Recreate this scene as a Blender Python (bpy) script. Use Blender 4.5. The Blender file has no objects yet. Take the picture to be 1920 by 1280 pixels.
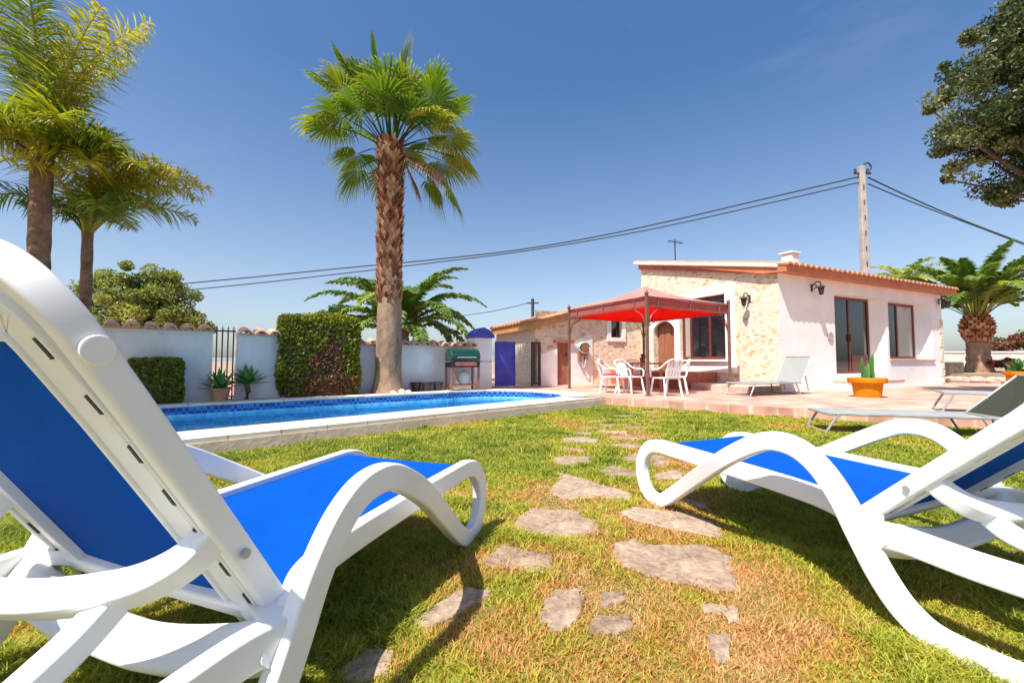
import bpy, math, random
import numpy as np
from mathutils import Vector
random.seed(7); rng = np.random.default_rng(7)
R = math.radians
scn = bpy.context.scene
col = scn.collection

# ------------------------------------------------------------------ camera survey
F, Y0, H = 790.0, 677.0, 0.95
PIT = math.atan((Y0 - 640) / F); CP, SP = math.cos(PIT), math.sin(PIT)
def ray(px, py):
    a = (px - 960) / F; b = -(py - 640) / F
    return np.array([a, CP - b * SP, SP + b * CP])
CAM = np.array([0, 0, H])
def at(px, py, Y):
    r = ray(px, py); return CAM + r * (Y / r[1])
def g(px, py, z=0.0):
    r = ray(px, py); return CAM + r * ((z - H) / r[2])
def onp(px, py, P, n):
    r = ray(px, py); t = np.dot(np.array(P) - CAM, n) / np.dot(r, n); return CAM + r * t

# ------------------------------------------------------------------ materials
MATS = {}
def nmat(name):
    m = bpy.data.materials.new(name); m.use_nodes = True
    nt = m.node_tree; nt.nodes.clear()
    out = nt.nodes.new('ShaderNodeOutputMaterial')
    MATS[name] = m
    return m, nt, out
def nd(nt, typ, **kw):
    n = nt.nodes.new(typ)
    for k, v in kw.items():
        if k in n.inputs: n.inputs[k].default_value = v
        else: setattr(n, k, v)
    return n
def ramp(nt, fac, stops):
    r = nt.nodes.new('ShaderNodeValToRGB'); e = r.color_ramp.elements
    while len(e) > 1: e.remove(e[-1])
    e[0].position = stops[0][0]; e[0].color = (*stops[0][1], 1)
    for p, c in stops[1:]:
        x = e.new(p); x.color = (*c, 1)
    nt.links.new(fac, r.inputs[0]); return r
def pos(nt, scale=(1, 1, 1)):
    tc = nt.nodes.new('ShaderNodeTexCoord'); mp = nt.nodes.new('ShaderNodeMapping')
    mp.inputs['Scale'].default_value = scale
    nt.links.new(tc.outputs['Object'], mp.inputs[0]); return mp.outputs[0]
def bump(nt, h, strength=.3, dist=.02):
    b = nt.nodes.new('ShaderNodeBump'); b.inputs['Strength'].default_value = strength; b.inputs['Distance'].default_value = dist
    nt.links.new(h, b.inputs['Height']); return b.outputs[0]
def noisy(name, c1, c2, scale=6, rough=.6, bs=.15, bd=.01, spec=.5, detail=6, stretch=(1, 1, 1), lo=.35, hi=.65, metal=0):
    m, nt, out = nmat(name)
    p = pos(nt, stretch)
    n = nd(nt, 'ShaderNodeTexNoise', Scale=scale, Detail=detail, Roughness=.6); nt.links.new(p, n.inputs['Vector'])
    r = ramp(nt, n.outputs['Fac'], [(lo, c1), (hi, c2)])
    b = nd(nt, 'ShaderNodeBsdfPrincipled', Roughness=rough, Metallic=metal)
    b.inputs['Specular IOR Level'].default_value = spec
    nt.links.new(r.outputs[0], b.inputs['Base Color'])
    n2 = nd(nt, 'ShaderNodeTexNoise', Scale=scale * 6, Detail=4); nt.links.new(p, n2.inputs['Vector'])
    if bs: nt.links.new(bump(nt, n2.outputs['Fac'], bs, bd), b.inputs['Normal'])
    nt.links.new(b.outputs[0], out.inputs[0]); return m
def leafmat(name, stops, trans=.35, rough=.45):
    m, nt, out = nmat(name)
    a = nt.nodes.new('ShaderNodeAttribute'); a.attribute_name = 'tint'
    r = ramp(nt, a.outputs['Fac'], stops)
    d = nd(nt, 'ShaderNodeBsdfPrincipled', Roughness=rough)
    d.inputs['Specular IOR Level'].default_value = .35
    t = nt.nodes.new('ShaderNodeBsdfTranslucent')
    nt.links.new(r.outputs[0], d.inputs['Base Color'])
    g2 = nd(nt, 'ShaderNodeMixRGB', blend_type='MULTIPLY', Fac=1.0); g2.inputs[2].default_value = (1.3, 1.25, .5, 1)
    nt.links.new(r.outputs[0], g2.inputs[1]); nt.links.new(g2.outputs[0], t.inputs[0])
    mx = nd(nt, 'ShaderNodeMixShader', Fac=trans)
    nt.links.new(d.outputs[0], mx.inputs[1]); nt.links.new(t.outputs[0], mx.inputs[2])
    nt.links.new(mx.outputs[0], out.inputs[0]); return m

M_white = noisy('white_resin', (.69, .69, .675), (.82, .82, .81), 1.7, .42, .05, .002, detail=10, lo=.25, hi=.5)
M_dark = noisy('dark_slot', (.012, .012, .014), (.02, .02, .022), 9, .6, 0)
M_plaster = noisy('white_plaster', (.75, .735, .70), (.86, .85, .83), 1.1, .85, .25, .01)
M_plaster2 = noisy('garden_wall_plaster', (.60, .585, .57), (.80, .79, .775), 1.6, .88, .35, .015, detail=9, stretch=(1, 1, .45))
M_terra = noisy('terracotta_tile', (.36, .15, .075), (.56, .29, .16), 5, .75, .25, .01, lo=.3, hi=.7)
M_terrap = noisy('pale_tile', (.50, .25, .13), (.70, .46, .30), 3.5, .8, .25, .01, lo=.3, hi=.7)
M_fascia = noisy('orange_fascia', (.45, .14, .06), (.55, .2, .09), 3, .7, .15)
M_wingf = noisy('weathered_eave', (.42, .19, .06), (.56, .29, .11), 5, .8, .2)
M_wood = noisy('dark_red_wood', (.10, .022, .015), (.17, .04, .025), 4, .45, .1, .004, stretch=(1, 1, 8))
M_wood2 = noisy('brown_wood', (.24, .09, .05), (.36, .15, .08), 4, .55, .1, .004, stretch=(6, 6, 1))
M_iron = noisy('black_iron', (.03, .025, .025), (.06, .045, .04), 8, .5, .1)
M_metal = noisy('grey_tube', (.32, .33, .33), (.42, .43, .42), 8, .4, 0, metal=.3)
M_brown = noisy('brown_frame', (.13, .065, .045), (.19, .10, .07), 8, .45, .05)
M_mesh = noisy('grey_mesh', (.25, .26, .25), (.32, .33, .31), 60, .8, .2, .002)
M_meshd = noisy('olive_mesh', (.022, .024, .015), (.04, .04, .026), 60, .8, .2, .002)
M_conc = noisy('pole_concrete', (.33, .29, .265), (.45, .40, .37), 3, .85, .2)
M_cable = noisy('cable_black', (.03, .035, .05), (.04, .045, .06), 5, .6, 0)
M_orange = noisy('orange_pot', (.54, .17, .001), (.66, .23, .002), 3, .6, .12, .004, spec=.2)
M_pot = noisy('dark_pot', (.02, .02, .025), (.05, .045, .045), 6, .5, .05)
M_tpot = noisy('terracotta_pot', (.42, .2, .1), (.55, .3, .16), 5, .8, .1)
M_soil = noisy('soil', (.06, .04, .025), (.12, .08, .05), 20, .95, .4, .02)
M_blue = noisy('blue_paint', (.03, .03, .30), (.055, .06, .42), 2.5, .4, .05, .004)
M_greenlid = noisy('green_enamel', (.005, .042, .03), (.01, .065, .042), 6, .25, 0)
M_redtile = noisy('red_plinth', (.33, .075, .045), (.46, .14, .08), 7, .6, .12)
M_rock = noisy('pale_rock', (.36, .27, .21), (.60, .50, .42), 4, .9, .6, .03)
def slate():
    m, nt, out = nmat('stepping_stone')
    p = pos(nt); n = nd(nt, 'ShaderNodeTexNoise', Scale=4.5, Detail=9, Roughness=.65); nt.links.new(p, n.inputs['Vector'])
    oi = nt.nodes.new('ShaderNodeObjectInfo'); ad = nd(nt, 'ShaderNodeMath', operation='MULTIPLY_ADD'); nt.links.new(oi.outputs['Random'], ad.inputs[0]); ad.inputs[1].default_value = .22; nt.links.new(n.outputs['Fac'], ad.inputs[2])
    r = ramp(nt, ad.outputs[0], [(.38, (.18, .115, .075)), (.52, (.28, .19, .13)), (.66, (.36, .255, .18)), (.82, (.42, .315, .23))])
    n2 = nd(nt, 'ShaderNodeTexNoise', Scale=38, Detail=5); nt.links.new(p, n2.inputs['Vector'])
    v = nd(nt, 'ShaderNodeTexVoronoi', Scale=3.1, feature='DISTANCE_TO_EDGE'); nt.links.new(p, v.inputs['Vector'])
    cr = ramp(nt, v.outputs['Distance'], [(.0, (.72, .69, .65)), (.014, (1, 1, 1))])
    mm = nd(nt, 'ShaderNodeMixRGB', blend_type='OVERLAY', Fac=.6); nt.links.new(r.outputs[0], mm.inputs[1]); nt.links.new(n2.outputs['Fac'], mm.inputs[2])
    m2 = nd(nt, 'ShaderNodeMixRGB', blend_type='MULTIPLY', Fac=.8); nt.links.new(mm.outputs[0], m2.inputs[1]); nt.links.new(cr.outputs[0], m2.inputs[2])
    s_ = nd(nt, 'ShaderNodeMath', operation='ADD'); nt.links.new(n.outputs['Fac'], s_.inputs[0]); nt.links.new(n2.outputs['Fac'], s_.inputs[1])
    b = nd(nt, 'ShaderNodeBsdfPrincipled', Roughness=.9); nt.links.new(m2.outputs[0], b.inputs['Base Color']); nt.links.new(bump(nt, s_.outputs[0], .9, .015), b.inputs['Normal'])
    nt.links.new(b.outputs[0], out.inputs[0]); return m
M_slate = slate()
M_pipe = noisy('pale_green_hose', (.35, .52, .48), (.5, .66, .6), 9, .5, 0)
M_cur = noisy('curtain_pane', (.36, .31, .27), (.42, .37, .32), 3, .08, 0, stretch=(12, 12, 1))
M_cushion = noisy('red_cushion', (.42, .08, .10), (.5, .12, .13), 9, .8, .1)
M_cap = noisy('coping_stone', (.62, .54, .45), (.78, .71, .62), 2.4, .75, .2, .006)
def coping_mat():
    m, nt, out = nmat('coping_slabs')
    p = pos(nt); rot = nt.nodes.new('ShaderNodeMapping'); rot.inputs['Rotation'].default_value = (0, 0, R(-42)); nt.links.new(p, rot.inputs[0])
    bk = nd(nt, 'ShaderNodeTexBrick', Scale=1.0); nt.links.new(rot.outputs[0], bk.inputs['Vector']); bk.offset = 0
    bk.inputs['Color1'].default_value = (.66, .58, .48, 1); bk.inputs['Color2'].default_value = (.76, .68, .58, 1); bk.inputs['Mortar'].default_value = (.42, .34, .27, 1)
    bk.inputs['Brick Width'].default_value = .5; bk.inputs['Row Height'].default_value = .33; bk.inputs['Mortar Size'].default_value = .008
    n = nd(nt, 'ShaderNodeTexNoise', Scale=3, Detail=7); nt.links.new(p, n.inputs['Vector'])
    mm = nd(nt, 'ShaderNodeMixRGB', blend_type='OVERLAY', Fac=.45); nt.links.new(bk.outputs['Color'], mm.inputs[1]); nt.links.new(n.outputs['Fac'], mm.inputs[2])
    b = nd(nt, 'ShaderNodeBsdfPrincipled', Roughness=.75); nt.links.new(mm.outputs[0], b.inputs['Base Color']); nt.links.new(bump(nt, bk.outputs['Fac'], -.4, .008), b.inputs['Normal'])
    nt.links.new(b.outputs[0], out.inputs[0]); return m
M_coping = coping_mat()
M_face = noisy('pool_side_plaster', (.70, .52, .38), (.84, .67, .52), 3, .9, .4, .012)
def fabric(name, c1, c2, tr):
    m, nt, out = nmat(name)
    p = pos(nt)
    w = nd(nt, 'ShaderNodeTexNoise', Scale=260, Detail=2); nt.links.new(p, w.inputs['Vector'])
    r = ramp(nt, w.outputs['Fac'], [(.3, c1), (.7, c2)])
    d = nd(nt, 'ShaderNodeBsdfPrincipled', Roughness=.9); d.inputs['Specular IOR Level'].default_value = .08
    t = nt.nodes.new('ShaderNodeBsdfTranslucent')
    fd_ = nd(nt, 'ShaderNodeTexNoise', Scale=2.6, Detail=5); nt.links.new(p, fd_.inputs['Vector'])
    fr_ = ramp(nt, fd_.outputs['Fac'], [(.3, (.82, .86, .9)), (.7, (1.12, 1.1, 1.05))]); ml = nd(nt, 'ShaderNodeMixRGB', blend_type='MULTIPLY', Fac=1.0)
    nt.links.new(r.outputs[0], ml.inputs[1]); nt.links.new(fr_.outputs[0], ml.inputs[2]); r = ml
    nt.links.new(r.outputs[0], d.inputs['Base Color']); nt.links.new(r.outputs[0], t.inputs[0])
    nt.links.new(bump(nt, w.outputs['Fac'], .25, .002), d.inputs['Normal'])
    mx = nd(nt, 'ShaderNodeMixShader', Fac=tr)
    nt.links.new(d.outputs[0], mx.inputs[1]); nt.links.new(t.outputs[0], mx.inputs[2])
    nt.links.new(mx.outputs[0], out.inputs[0]); return m
M_sling = fabric('blue_sling', (.0003, .064, .36), (.0004, .082, .44), .02)
M_canopy = fabric('red_canopy', (.88, .012, .006), (.95, .03, .015), .65)
M_valance = fabric('maroon_valance', (.36, .11, .10), (.44, .15, .13), .3)
def canopy_top():
    # sun-bleached upper ply of the gazebo roof
    m, nt, out = nmat('bleached_canopy')
    p = pos(nt); w = nd(nt, 'ShaderNodeTexNoise', Scale=3, Detail=5); nt.links.new(p, w.inputs['Vector'])
    r = ramp(nt, w.outputs['Fac'], [(.35, (.60, .30, .26)), (.65, (.70, .40, .35))])
    d = nd(nt, 'ShaderNodeBsdfPrincipled', Roughness=.8); t = nt.nodes.new('ShaderNodeBsdfTranslucent')
    t.inputs[0].default_value = (.95, .5, .45, 1)
    nt.links.new(r.outputs[0], d.inputs['Base Color'])
    mx = nd(nt, 'ShaderNodeMixShader', Fac=.42)
    nt.links.new(d.outputs[0], mx.inputs[1]); nt.links.new(t.outputs[0], mx.inputs[2])
    nt.links.new(mx.outputs[0], out.inputs[0]); return m
M_cantop = canopy_top()
def glass(name, c):
    m, nt, out = nmat(name)
    b = nd(nt, 'ShaderNodeBsdfPrincipled', Roughness=.04); b.inputs['Base Color'].default_value = (*c, 1)
    b.inputs['Specular IOR Level'].default_value = .8
    p = pos(nt); n = nd(nt, 'ShaderNodeTexNoise', Scale=1.2); nt.links.new(p, n.inputs['Vector'])
    nt.links.new(bump(nt, n.outputs['Fac'], .04, .02), b.inputs['Normal'])
    nt.links.new(b.outputs[0], out.inputs[0]); return m
M_glass = glass('window_glass', (.012, .014, .02))
def stonewall():
    m, nt, out = nmat('rubble_stone')
    p = pos(nt, (1, 1, 1.7))
    dn = nd(nt, 'ShaderNodeTexNoise', Scale=5, Detail=3); nt.links.new(p, dn.inputs['Vector'])
    ad = nd(nt, 'ShaderNodeMixRGB', blend_type='LINEAR_LIGHT', Fac=.07); nt.links.new(p, ad.inputs[1]); nt.links.new(dn.outputs['Color'], ad.inputs[2])
    v = nd(nt, 'ShaderNodeTexVoronoi', Scale=9.5); nt.links.new(ad.outputs[0], v.inputs['Vector'])
    e = nd(nt, 'ShaderNodeTexVoronoi', Scale=9.5, feature='DISTANCE_TO_EDGE'); nt.links.new(ad.outputs[0], e.inputs['Vector'])
    sx = nt.nodes.new('ShaderNodeSeparateColor'); nt.links.new(v.outputs['Color'], sx.inputs[0])
    r = ramp(nt, sx.outputs[0], [(0, (.48, .31, .17)), (.14, (.70, .55, .36)), (.42, (.80, .71, .53)), (.6, (.74, .64, .49)), (.78, (.74, .53, .37)), (.9, (.84, .77, .63)), (1, (.6, .5, .37))])
    nn = nd(nt, 'ShaderNodeTexNoise', Scale=22, Detail=6); nt.links.new(p, nn.inputs['Vector'])
    mm = nd(nt, 'ShaderNodeMixRGB', blend_type='OVERLAY', Fac=.5); nt.links.new(r.outputs[0], mm.inputs[1]); nt.links.new(nn.outputs['Fac'], mm.inputs[2])
    er = ramp(nt, e.outputs['Distance'], [(.01, (0, 0, 0)), (.06, (1, 1, 1))])
    mo = nd(nt, 'ShaderNodeMixRGB'); nt.links.new(er.outputs[0], mo.inputs[0])
    mo.inputs[1].default_value = (.78, .71, .59, 1); nt.links.new(mm.outputs[0], mo.inputs[2])
    b = nd(nt, 'ShaderNodeBsdfPrincipled', Roughness=.9)
    nt.links.new(mo.outputs[0], b.inputs['Base Color'])
    s = nd(nt, 'ShaderNodeMath', operation='ADD'); nt.links.new(er.outputs[0], s.inputs[0]); nt.links.new(nn.outputs['Fac'], s.inputs[1])
    nt.links.new(bump(nt, s.outputs[0], .55, .03), b.inputs['Normal'])
    nt.links.new(b.outputs[0], out.inputs[0]); return m
M_stone = stonewall()
def paving():
    m, nt, out = nmat('red_paving')
    p = pos(nt)
    rot = nt.nodes.new('ShaderNodeMapping'); rot.inputs['Rotation'].default_value = (0, 0, R(-25)); nt.links.new(p, rot.inputs[0])
    bk = nd(nt, 'ShaderNodeTexBrick', Scale=1.0); nt.links.new(rot.outputs[0], bk.inputs['Vector'])
    bk.offset = 0.0
    bk.inputs['Color1'].default_value = (.50, .25, .18, 1); bk.inputs['Color2'].default_value = (.60, .34, .25, 1); bk.inputs['Mortar'].default_value = (.55, .42, .34, 1)
    bk.inputs['Brick Width'].default_value = .33; bk.inputs['Row Height'].default_value = .33; bk.inputs['Mortar Size'].default_value = .014
    n = nd(nt, 'ShaderNodeTexNoise', Scale=2.2, Detail=7); nt.links.new(p, n.inputs['Vector'])
    mm = nd(nt, 'ShaderNodeMixRGB', blend_type='OVERLAY', Fac=.85); nt.links.new(bk.outputs['Color'], mm.inputs[1]); nt.links.new(n.outputs['Fac'], mm.inputs[2])
    b = nd(nt, 'ShaderNodeBsdfPrincipled', Roughness=.8); nt.links.new(mm.outputs[0], b.inputs['Base Color'])
    nt.links.new(bump(nt, bk.outputs['Fac'], -.3, .01), b.inputs['Normal'])
    nt.links.new(b.outputs[0], out.inputs[0]); return m
M_pave = paving()
def mosaic():
    m, nt, out = nmat('blue_mosaic')
    p = pos(nt, (1, 1, 1))
    v = nd(nt, 'ShaderNodeTexVoronoi', Scale=16, Randomness=.15); nt.links.new(p, v.inputs['Vector'])
    sx = nt.nodes.new('ShaderNodeSeparateColor'); nt.links.new(v.outputs['Color'], sx.inputs[0])
    r = ramp(nt, sx.outputs[0], [(0, (.10, .40, .62)), (.5, (.16, .50, .72)), (1, (.26, .60, .80))])
    b = nd(nt, 'ShaderNodeBsdfPrincipled', Roughness=.3); nt.links.new(r.outputs[0], b.inputs['Base Color'])
    nt.links.new(b.outputs[0], out.inputs[0]); return m
M_mosaic = mosaic()
def band():
    m, nt, out = nmat('dark_tile_band')
    c = nd(nt, 'ShaderNodeTexChecker', Scale=14.0); c.inputs[1].default_value = (.015, .06, .24, 1); c.inputs[2].default_value = (.05, .19, .48, 1)
    nt.links.new(pos(nt), c.inputs[0]); b = nd(nt, 'ShaderNodeBsdfPrincipled', Roughness=.25); nt.links.new(c.outputs[0], b.inputs['Base Color']); nt.links.new(b.outputs[0], out.inputs[0]); return m
M_band = band()
def water():
    m, nt, out = nmat('pool_water')
    p = pos(nt)
    n = nd(nt, 'ShaderNodeTexNoise', Scale=3.2, Detail=3); nt.links.new(p, n.inputs['Vector'])
    bp = bump(nt, n.outputs['Fac'], .16, .05)
    fr = nd(nt, 'ShaderNodeFresnel', IOR=1.45); nt.links.new(bp, fr.inputs['Normal'])
    gl = nd(nt, 'ShaderNodeBsdfGlossy', Roughness=.03); nt.links.new(bp, gl.inputs['Normal'])
    tr = nt.nodes.new('ShaderNodeBsdfTransparent'); tr.inputs[0].default_value = (.55, .88, .98, 1)
    mx = nt.nodes.new('ShaderNodeMixShader'); nt.links.new(fr.outputs[0], mx.inputs[0])
    nt.links.new(tr.outputs[0], mx.inputs[1]); nt.links.new(gl.outputs[0], mx.inputs[2])
    nt.links.new(mx.outputs[0], out.inputs[0]); return m
M_water = water()
def lawnmat():
    m, nt, out = nmat('lawn_soil')
    p = pos(nt)
    n = nd(nt, 'ShaderNodeTexNoise', Scale=1.6, Detail=8, Roughness=.7); nt.links.new(p, n.inputs['Vector'])
    r = ramp(nt, n.outputs['Fac'], [(.35, (.12, .14, .02)), (.5, (.2, .18, .03)), (.62, (.36, .17, .06))])
    b = nd(nt, 'ShaderNodeBsdfPrincipled', Roughness=.95); nt.links.new(r.outputs[0], b.inputs['Base Color'])
    n2 = nd(nt, 'ShaderNodeTexNoise', Scale=60, Detail=4); nt.links.new(p, n2.inputs['Vector'])
    nt.links.new(bump(nt, n2.outputs['Fac'], .6, .02), b.inputs['Normal'])
    nt.links.new(b.outputs[0], out.inputs[0]); return m
M_lawn = lawnmat()
M_ground = noisy('dry_ground', (.26, .18, .11), (.40, .30, .20), .6, .95, .4, .03)
M_grass = leafmat('grass_blades', [(0, (.15, .21, .025)), (.3, (.33, .37, .035)), (.52, (.44, .44, .045)), (.75, (.55, .265, .07)), (1, (.60, .37, .17))], .3, .6)
M_fan = leafmat('fan_palm_green', [(0, (.035, .09, .008)), (.45, (.11, .20, .014)), (.75, (.27, .31, .03)), (1, (.42, .36, .06))], .4)
M_dead = leafmat('dead_frond', [(0, (.10, .04, .02)), (.5, (.26, .12, .05)), (1, (.42, .24, .10))], .2, .7)
M_queen = leafmat('queen_palm_green', [(0, (.04, .095, .035)), (.5, (.15, .22, .02)), (.8, (.36, .36, .02)), (1, (.50, .39, .04))], .45)
M_date = leafmat('date_palm_green', [(0, (.05, .13, .045)), (.5, (.15, .26, .06)), (.8, (.28, .36, .07)), (1, (.48, .42, .09))], .4)
M_olive = leafmat('olive_leaf', [(0, (.025, .045, .016)), (.5, (.085, .115, .04)), (.8, (.19, .22, .09)), (1, (.34, .34, .14))], .3)
M_bush = leafmat('grey_green_leaf', [(0, (.06, .12, .06)), (.5, (.22, .27, .08)), (1, (.44, .44, .14))], .45)
M_hedge = leafmat('hedge_leaf', [(0, (.05, .08, .01)), (.45, (.14, .17, .015)), (.7, (.30, .29, .02)), (.85, (.16, .06, .03)), (1, (.32, .12, .05))], .3)
M_aloe = leafmat('succulent_leaf', [(0, (.03, .12, .03)), (.6, (.09, .25, .06)), (1, (.2, .36, .1))], .2)
M_red = leafmat('red_blossom', [(0, (.05, .09, .02)), (.35, (.10, .13, .03)), (.6, (.26, .05, .05)), (1, (.36, .10, .12))], .3)
M_bark = noisy('palm_bark', (.12, .055, .035), (.33, .19, .12), 7, .9, .8, .04, lo=.3, hi=.7)
M_barkl = noisy('palm_bark_pale', (.20, .115, .07), (.36, .235, .15), 6, .9, .6, .03, stretch=(1, 1, .5))
M_boots = leafmat('palm_boots', [(0, (.10, .035, .018)), (.5, (.34, .14, .065)), (1, (.62, .36, .20))], .02, .9)
M_branch = noisy('tree_bark', (.07, .055, .04), (.15, .12, .09), 8, .9, .6, .02)

# ------------------------------------------------------------------ mesh helpers
class MB:
    def __init__(s): s.v = []; s.f = []; s.mi = []; s.t = []
    def add(s, vs, fs, mi=0, t=0.0):
        o = len(s.v); s.v += [tuple(map(float, p)) for p in vs]
        for f in fs: s.f.append(tuple(i + o for i in f)); s.mi.append(mi); s.t.append(t)
    def box(s, x0, x1, y0, y1, z0, z1, mi=0):
        s.add([(x0, y0, z0), (x1, y0, z0), (x1, y1, z0), (x0, y1, z0), (x0, y0, z1), (x1, y0, z1), (x1, y1, z1), (x0, y1, z1)],
              [(0, 3, 2, 1), (4, 5, 6, 7), (0, 1, 5, 4), (1, 2, 6, 5), (2, 3, 7, 6), (3, 0, 4, 7)], mi)
    def prism(s, poly, z0, z1, mi=0):
        n = len(poly)
        s.add([(p[0], p[1], z0) for p in poly] + [(p[0], p[1], z1) for p in poly],
              [tuple(range(n))[::-1], tuple(range(n, 2 * n))] + [(i, (i + 1) % n, n + (i + 1) % n, n + i) for i in range(n)], mi)
    def sweep(s, path, prof, lat=(0, 0, 1), mi=0, cap=True, scale=None):
        """prof: list of (a,b): a along the lateral axis, b along tangent x lateral"""
        P = [np.array(p, float) for p in path]; n = len(P); k = len(prof); vs = []
        for i in range(n):
            T = P[min(i + 1, n - 1)] - P[max(i - 1, 0)]; T /= np.linalg.norm(T) + 1e-9
            L = np.array(lat, float); L = L - T * L.dot(T)
            if np.linalg.norm(L) < 1e-3: L = np.array((1, 0, 0.)) - T * T[0]
            L /= np.linalg.norm(L); N = np.cross(T, L); q = 1 if scale is None else scale[i]
            for a, b in prof: vs.append(P[i] + L * a * q + N * b * q)
        fs = [(i * k + j, i * k + (j + 1) % k, (i + 1) * k + (j + 1) % k, (i + 1) * k + j) for i in range(n - 1) for j in range(k)]
        if cap: fs += [tuple(range(k))[::-1], tuple(range((n - 1) * k, n * k))]
        s.add(vs, fs, mi)
    def tube(s, path, r, k=8, mi=0, scale=None):
        s.sweep(path, [(r * math.cos(6.28319 * j / k), r * math.sin(6.28319 * j / k)) for j in range(k)], (0.1, 0.05, 1), mi, True, scale)
    def lathe(s, prof, k=24, c=(0, 0, 0), mi=0):
        n = len(prof); vs = [(c[0] + r * math.cos(6.28319 * j / k), c[1] + r * math.sin(6.28319 * j / k), c[2] + z) for r, z in prof for j in range(k)]
        fs = [(i * k + j, i * k + (j + 1) % k, (i + 1) * k + (j + 1) % k, (i + 1) * k + j) for i in range(n - 1) for j in range(k)]
        fs += [tuple(range(k))[::-1], tuple(range((n - 1) * k, n * k))]
        s.add(vs, fs, mi)
    def build(s, name, mats, parent=None, smooth=False, bevel=0, tint=False):
        me = bpy.data.meshes.new(name); me.from_pydata(s.v, [], s.f); me.update()
        if not isinstance(mats, (list, tuple)): mats = [mats]
        for m in mats: me.materials.append(m)
        if len(mats) > 1: me.polygons.foreach_set('material_index', s.mi)
        if tint:
            a = me.attributes.new('tint', 'FLOAT', 'FACE'); a.data.foreach_set('value', np.array(s.t, dtype=np.float32))
        if smooth:
            me.polygons.foreach_set('use_smooth', [True] * len(me.polygons)); me.set_sharp_from_angle(angle=R(42))
        o = bpy.data.objects.new(name, me); col.objects.link(o)
        if parent: o.parent = parent
        if smooth:
            wn = o.modifiers.new('wn', 'WEIGHTED_NORMAL'); wn.weight = 80; wn.keep_sharp = True
        if bevel:
            b = o.modifiers.new('bevel', 'BEVEL'); b.width = bevel; b.segments = 2; b.limit_method = 'ANGLE'; b.angle_limit = R(40)
        return o
def rrect(w, h, r=.012, k=3):
    out = []
    for cx, cy, a0 in ((w / 2 - r, h / 2 - r, 0), (-w / 2 + r, h / 2 - r, 90), (-w / 2 + r, -h / 2 + r, 180), (w / 2 - r, -h / 2 + r, 270)):
        for i in range(k + 1):
            a = R(a0 + 90 * i / k); out.append((cx + r * math.cos(a), cy + r * math.sin(a)))
    return out
def spline(pts, n=8):
    P = [np.array(p, float) for p in pts]; P = [2 * P[0] - P[1]] + P + [2 * P[-1] - P[-2]]; out = []
    for i in range(1, len(P) - 2):
        for j in range(n):
            t = j / n; a, b, c, d = P[i - 1], P[i], P[i + 1], P[i + 2]
            out.append(.5 * (2 * b + (c - a) * t + (2 * a - 5 * b + 4 * c - d) * t * t + (3 * b - a - 3 * c + d) * t ** 3))
    return out + [P[-2]]
def tag(o, label=None, cat=None, group=None, kind=None):
    if label: o['label'] = label
    if cat: o['category'] = cat
    if group: o['group'] = group
    if kind: o['kind'] = kind
    return o
def thing(name, label, cat, loc=(0, 0, 0), rz=0, group=None):
    o = bpy.data.objects.new(name, None); col.objects.link(o); o.empty_display_size = .2
    o.location = tuple(float(x) for x in loc); o.rotation_euler = (0, 0, rz)
    return tag(o, label, cat, group)
def struct(name, mb, m, **kw): return tag(mb.build(name, m, **kw), kind='structure')
def kids(o): return [c for c in bpy.data.objects if c.parent == o]
def copy_tree(o, parent=None):
    c = o.copy(); col.objects.link(c)
    if parent: c.parent = parent
    for ch in kids(o): copy_tree(ch, c)
    return c

# ------------------------------------------------------------------ camera, world, sun
cam = bpy.data.cameras.new('camera'); co = bpy.data.objects.new('camera', cam); col.objects.link(co)
cam.sensor_width = 36; cam.lens = 36 * F / 1920; cam.clip_end = 3000; cam.clip_start = .02
co.location = (0, 0, H); co.rotation_euler = (R(90) + PIT, 0, 0); scn.camera = co
SUN = np.array([-.37, -.46, 1.0])
ELEV = math.atan2(1, math.hypot(.37, .46))
w = bpy.data.worlds.new('World'); scn.world = w; w.use_nodes = True; nt = w.node_tree; nt.nodes.clear()
sky = nt.nodes.new('ShaderNodeTexSky'); sky.sky_type = 'NISHITA'; sky.sun_disc = False
sky.sun_elevation = ELEV; sky.sun_rotation = math.atan2(SUN[0], SUN[1]); sky.altitude = 50; sky.air_density = 1.0; sky.dust_density = 1.6; sky.ozone_density = 3.2
tc = nt.nodes.new('ShaderNodeTexCoord'); mp = nt.nodes.new('ShaderNodeMapping'); mp.inputs['Scale'].default_value = (1.2, 1.2, 6)
cn = nd(nt, 'ShaderNodeTexNoise', Scale=2.1, Detail=7, Roughness=.6); nt.links.new(tc.outputs['Generated'], mp.inputs[0]); nt.links.new(mp.outputs[0], cn.inputs['Vector'])
cr = ramp(nt, cn.outputs['Fac'], [(.60, (0, 0, 0)), (.85, (.09, .09, .09))])
mx = nd(nt, 'ShaderNodeMixRGB'); nt.links.new(cr.outputs[0], mx.inputs[0]); hs = nd(nt, 'ShaderNodeHueSaturation', Hue=.502, Value=1.04)
sz_ = nt.nodes.new('ShaderNodeSeparateXYZ'); nt.links.new(tc.outputs['Generated'], sz_.inputs[0])
mr = nd(nt, 'ShaderNodeMapRange'); mr.inputs['From Min'].default_value = 0; mr.inputs['From Max'].default_value = .55; mr.inputs['To Min'].default_value = .78; mr.inputs['To Max'].default_value = 1.2; nt.links.new(sz_.outputs['Z'], mr.inputs['Value']); nt.links.new(mr.outputs[0], hs.inputs['Saturation'])
nt.links.new(sky.outputs[0], hs.inputs['Color']); nt.links.new(hs.outputs[0], mx.inputs[1]); mx.inputs[2].default_value = (5.5, 5.4, 5.6, 1)
bg = nd(nt, 'ShaderNodeBackground', Strength=.10); nt.links.new(mx.outputs[0], bg.inputs[0])
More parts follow.
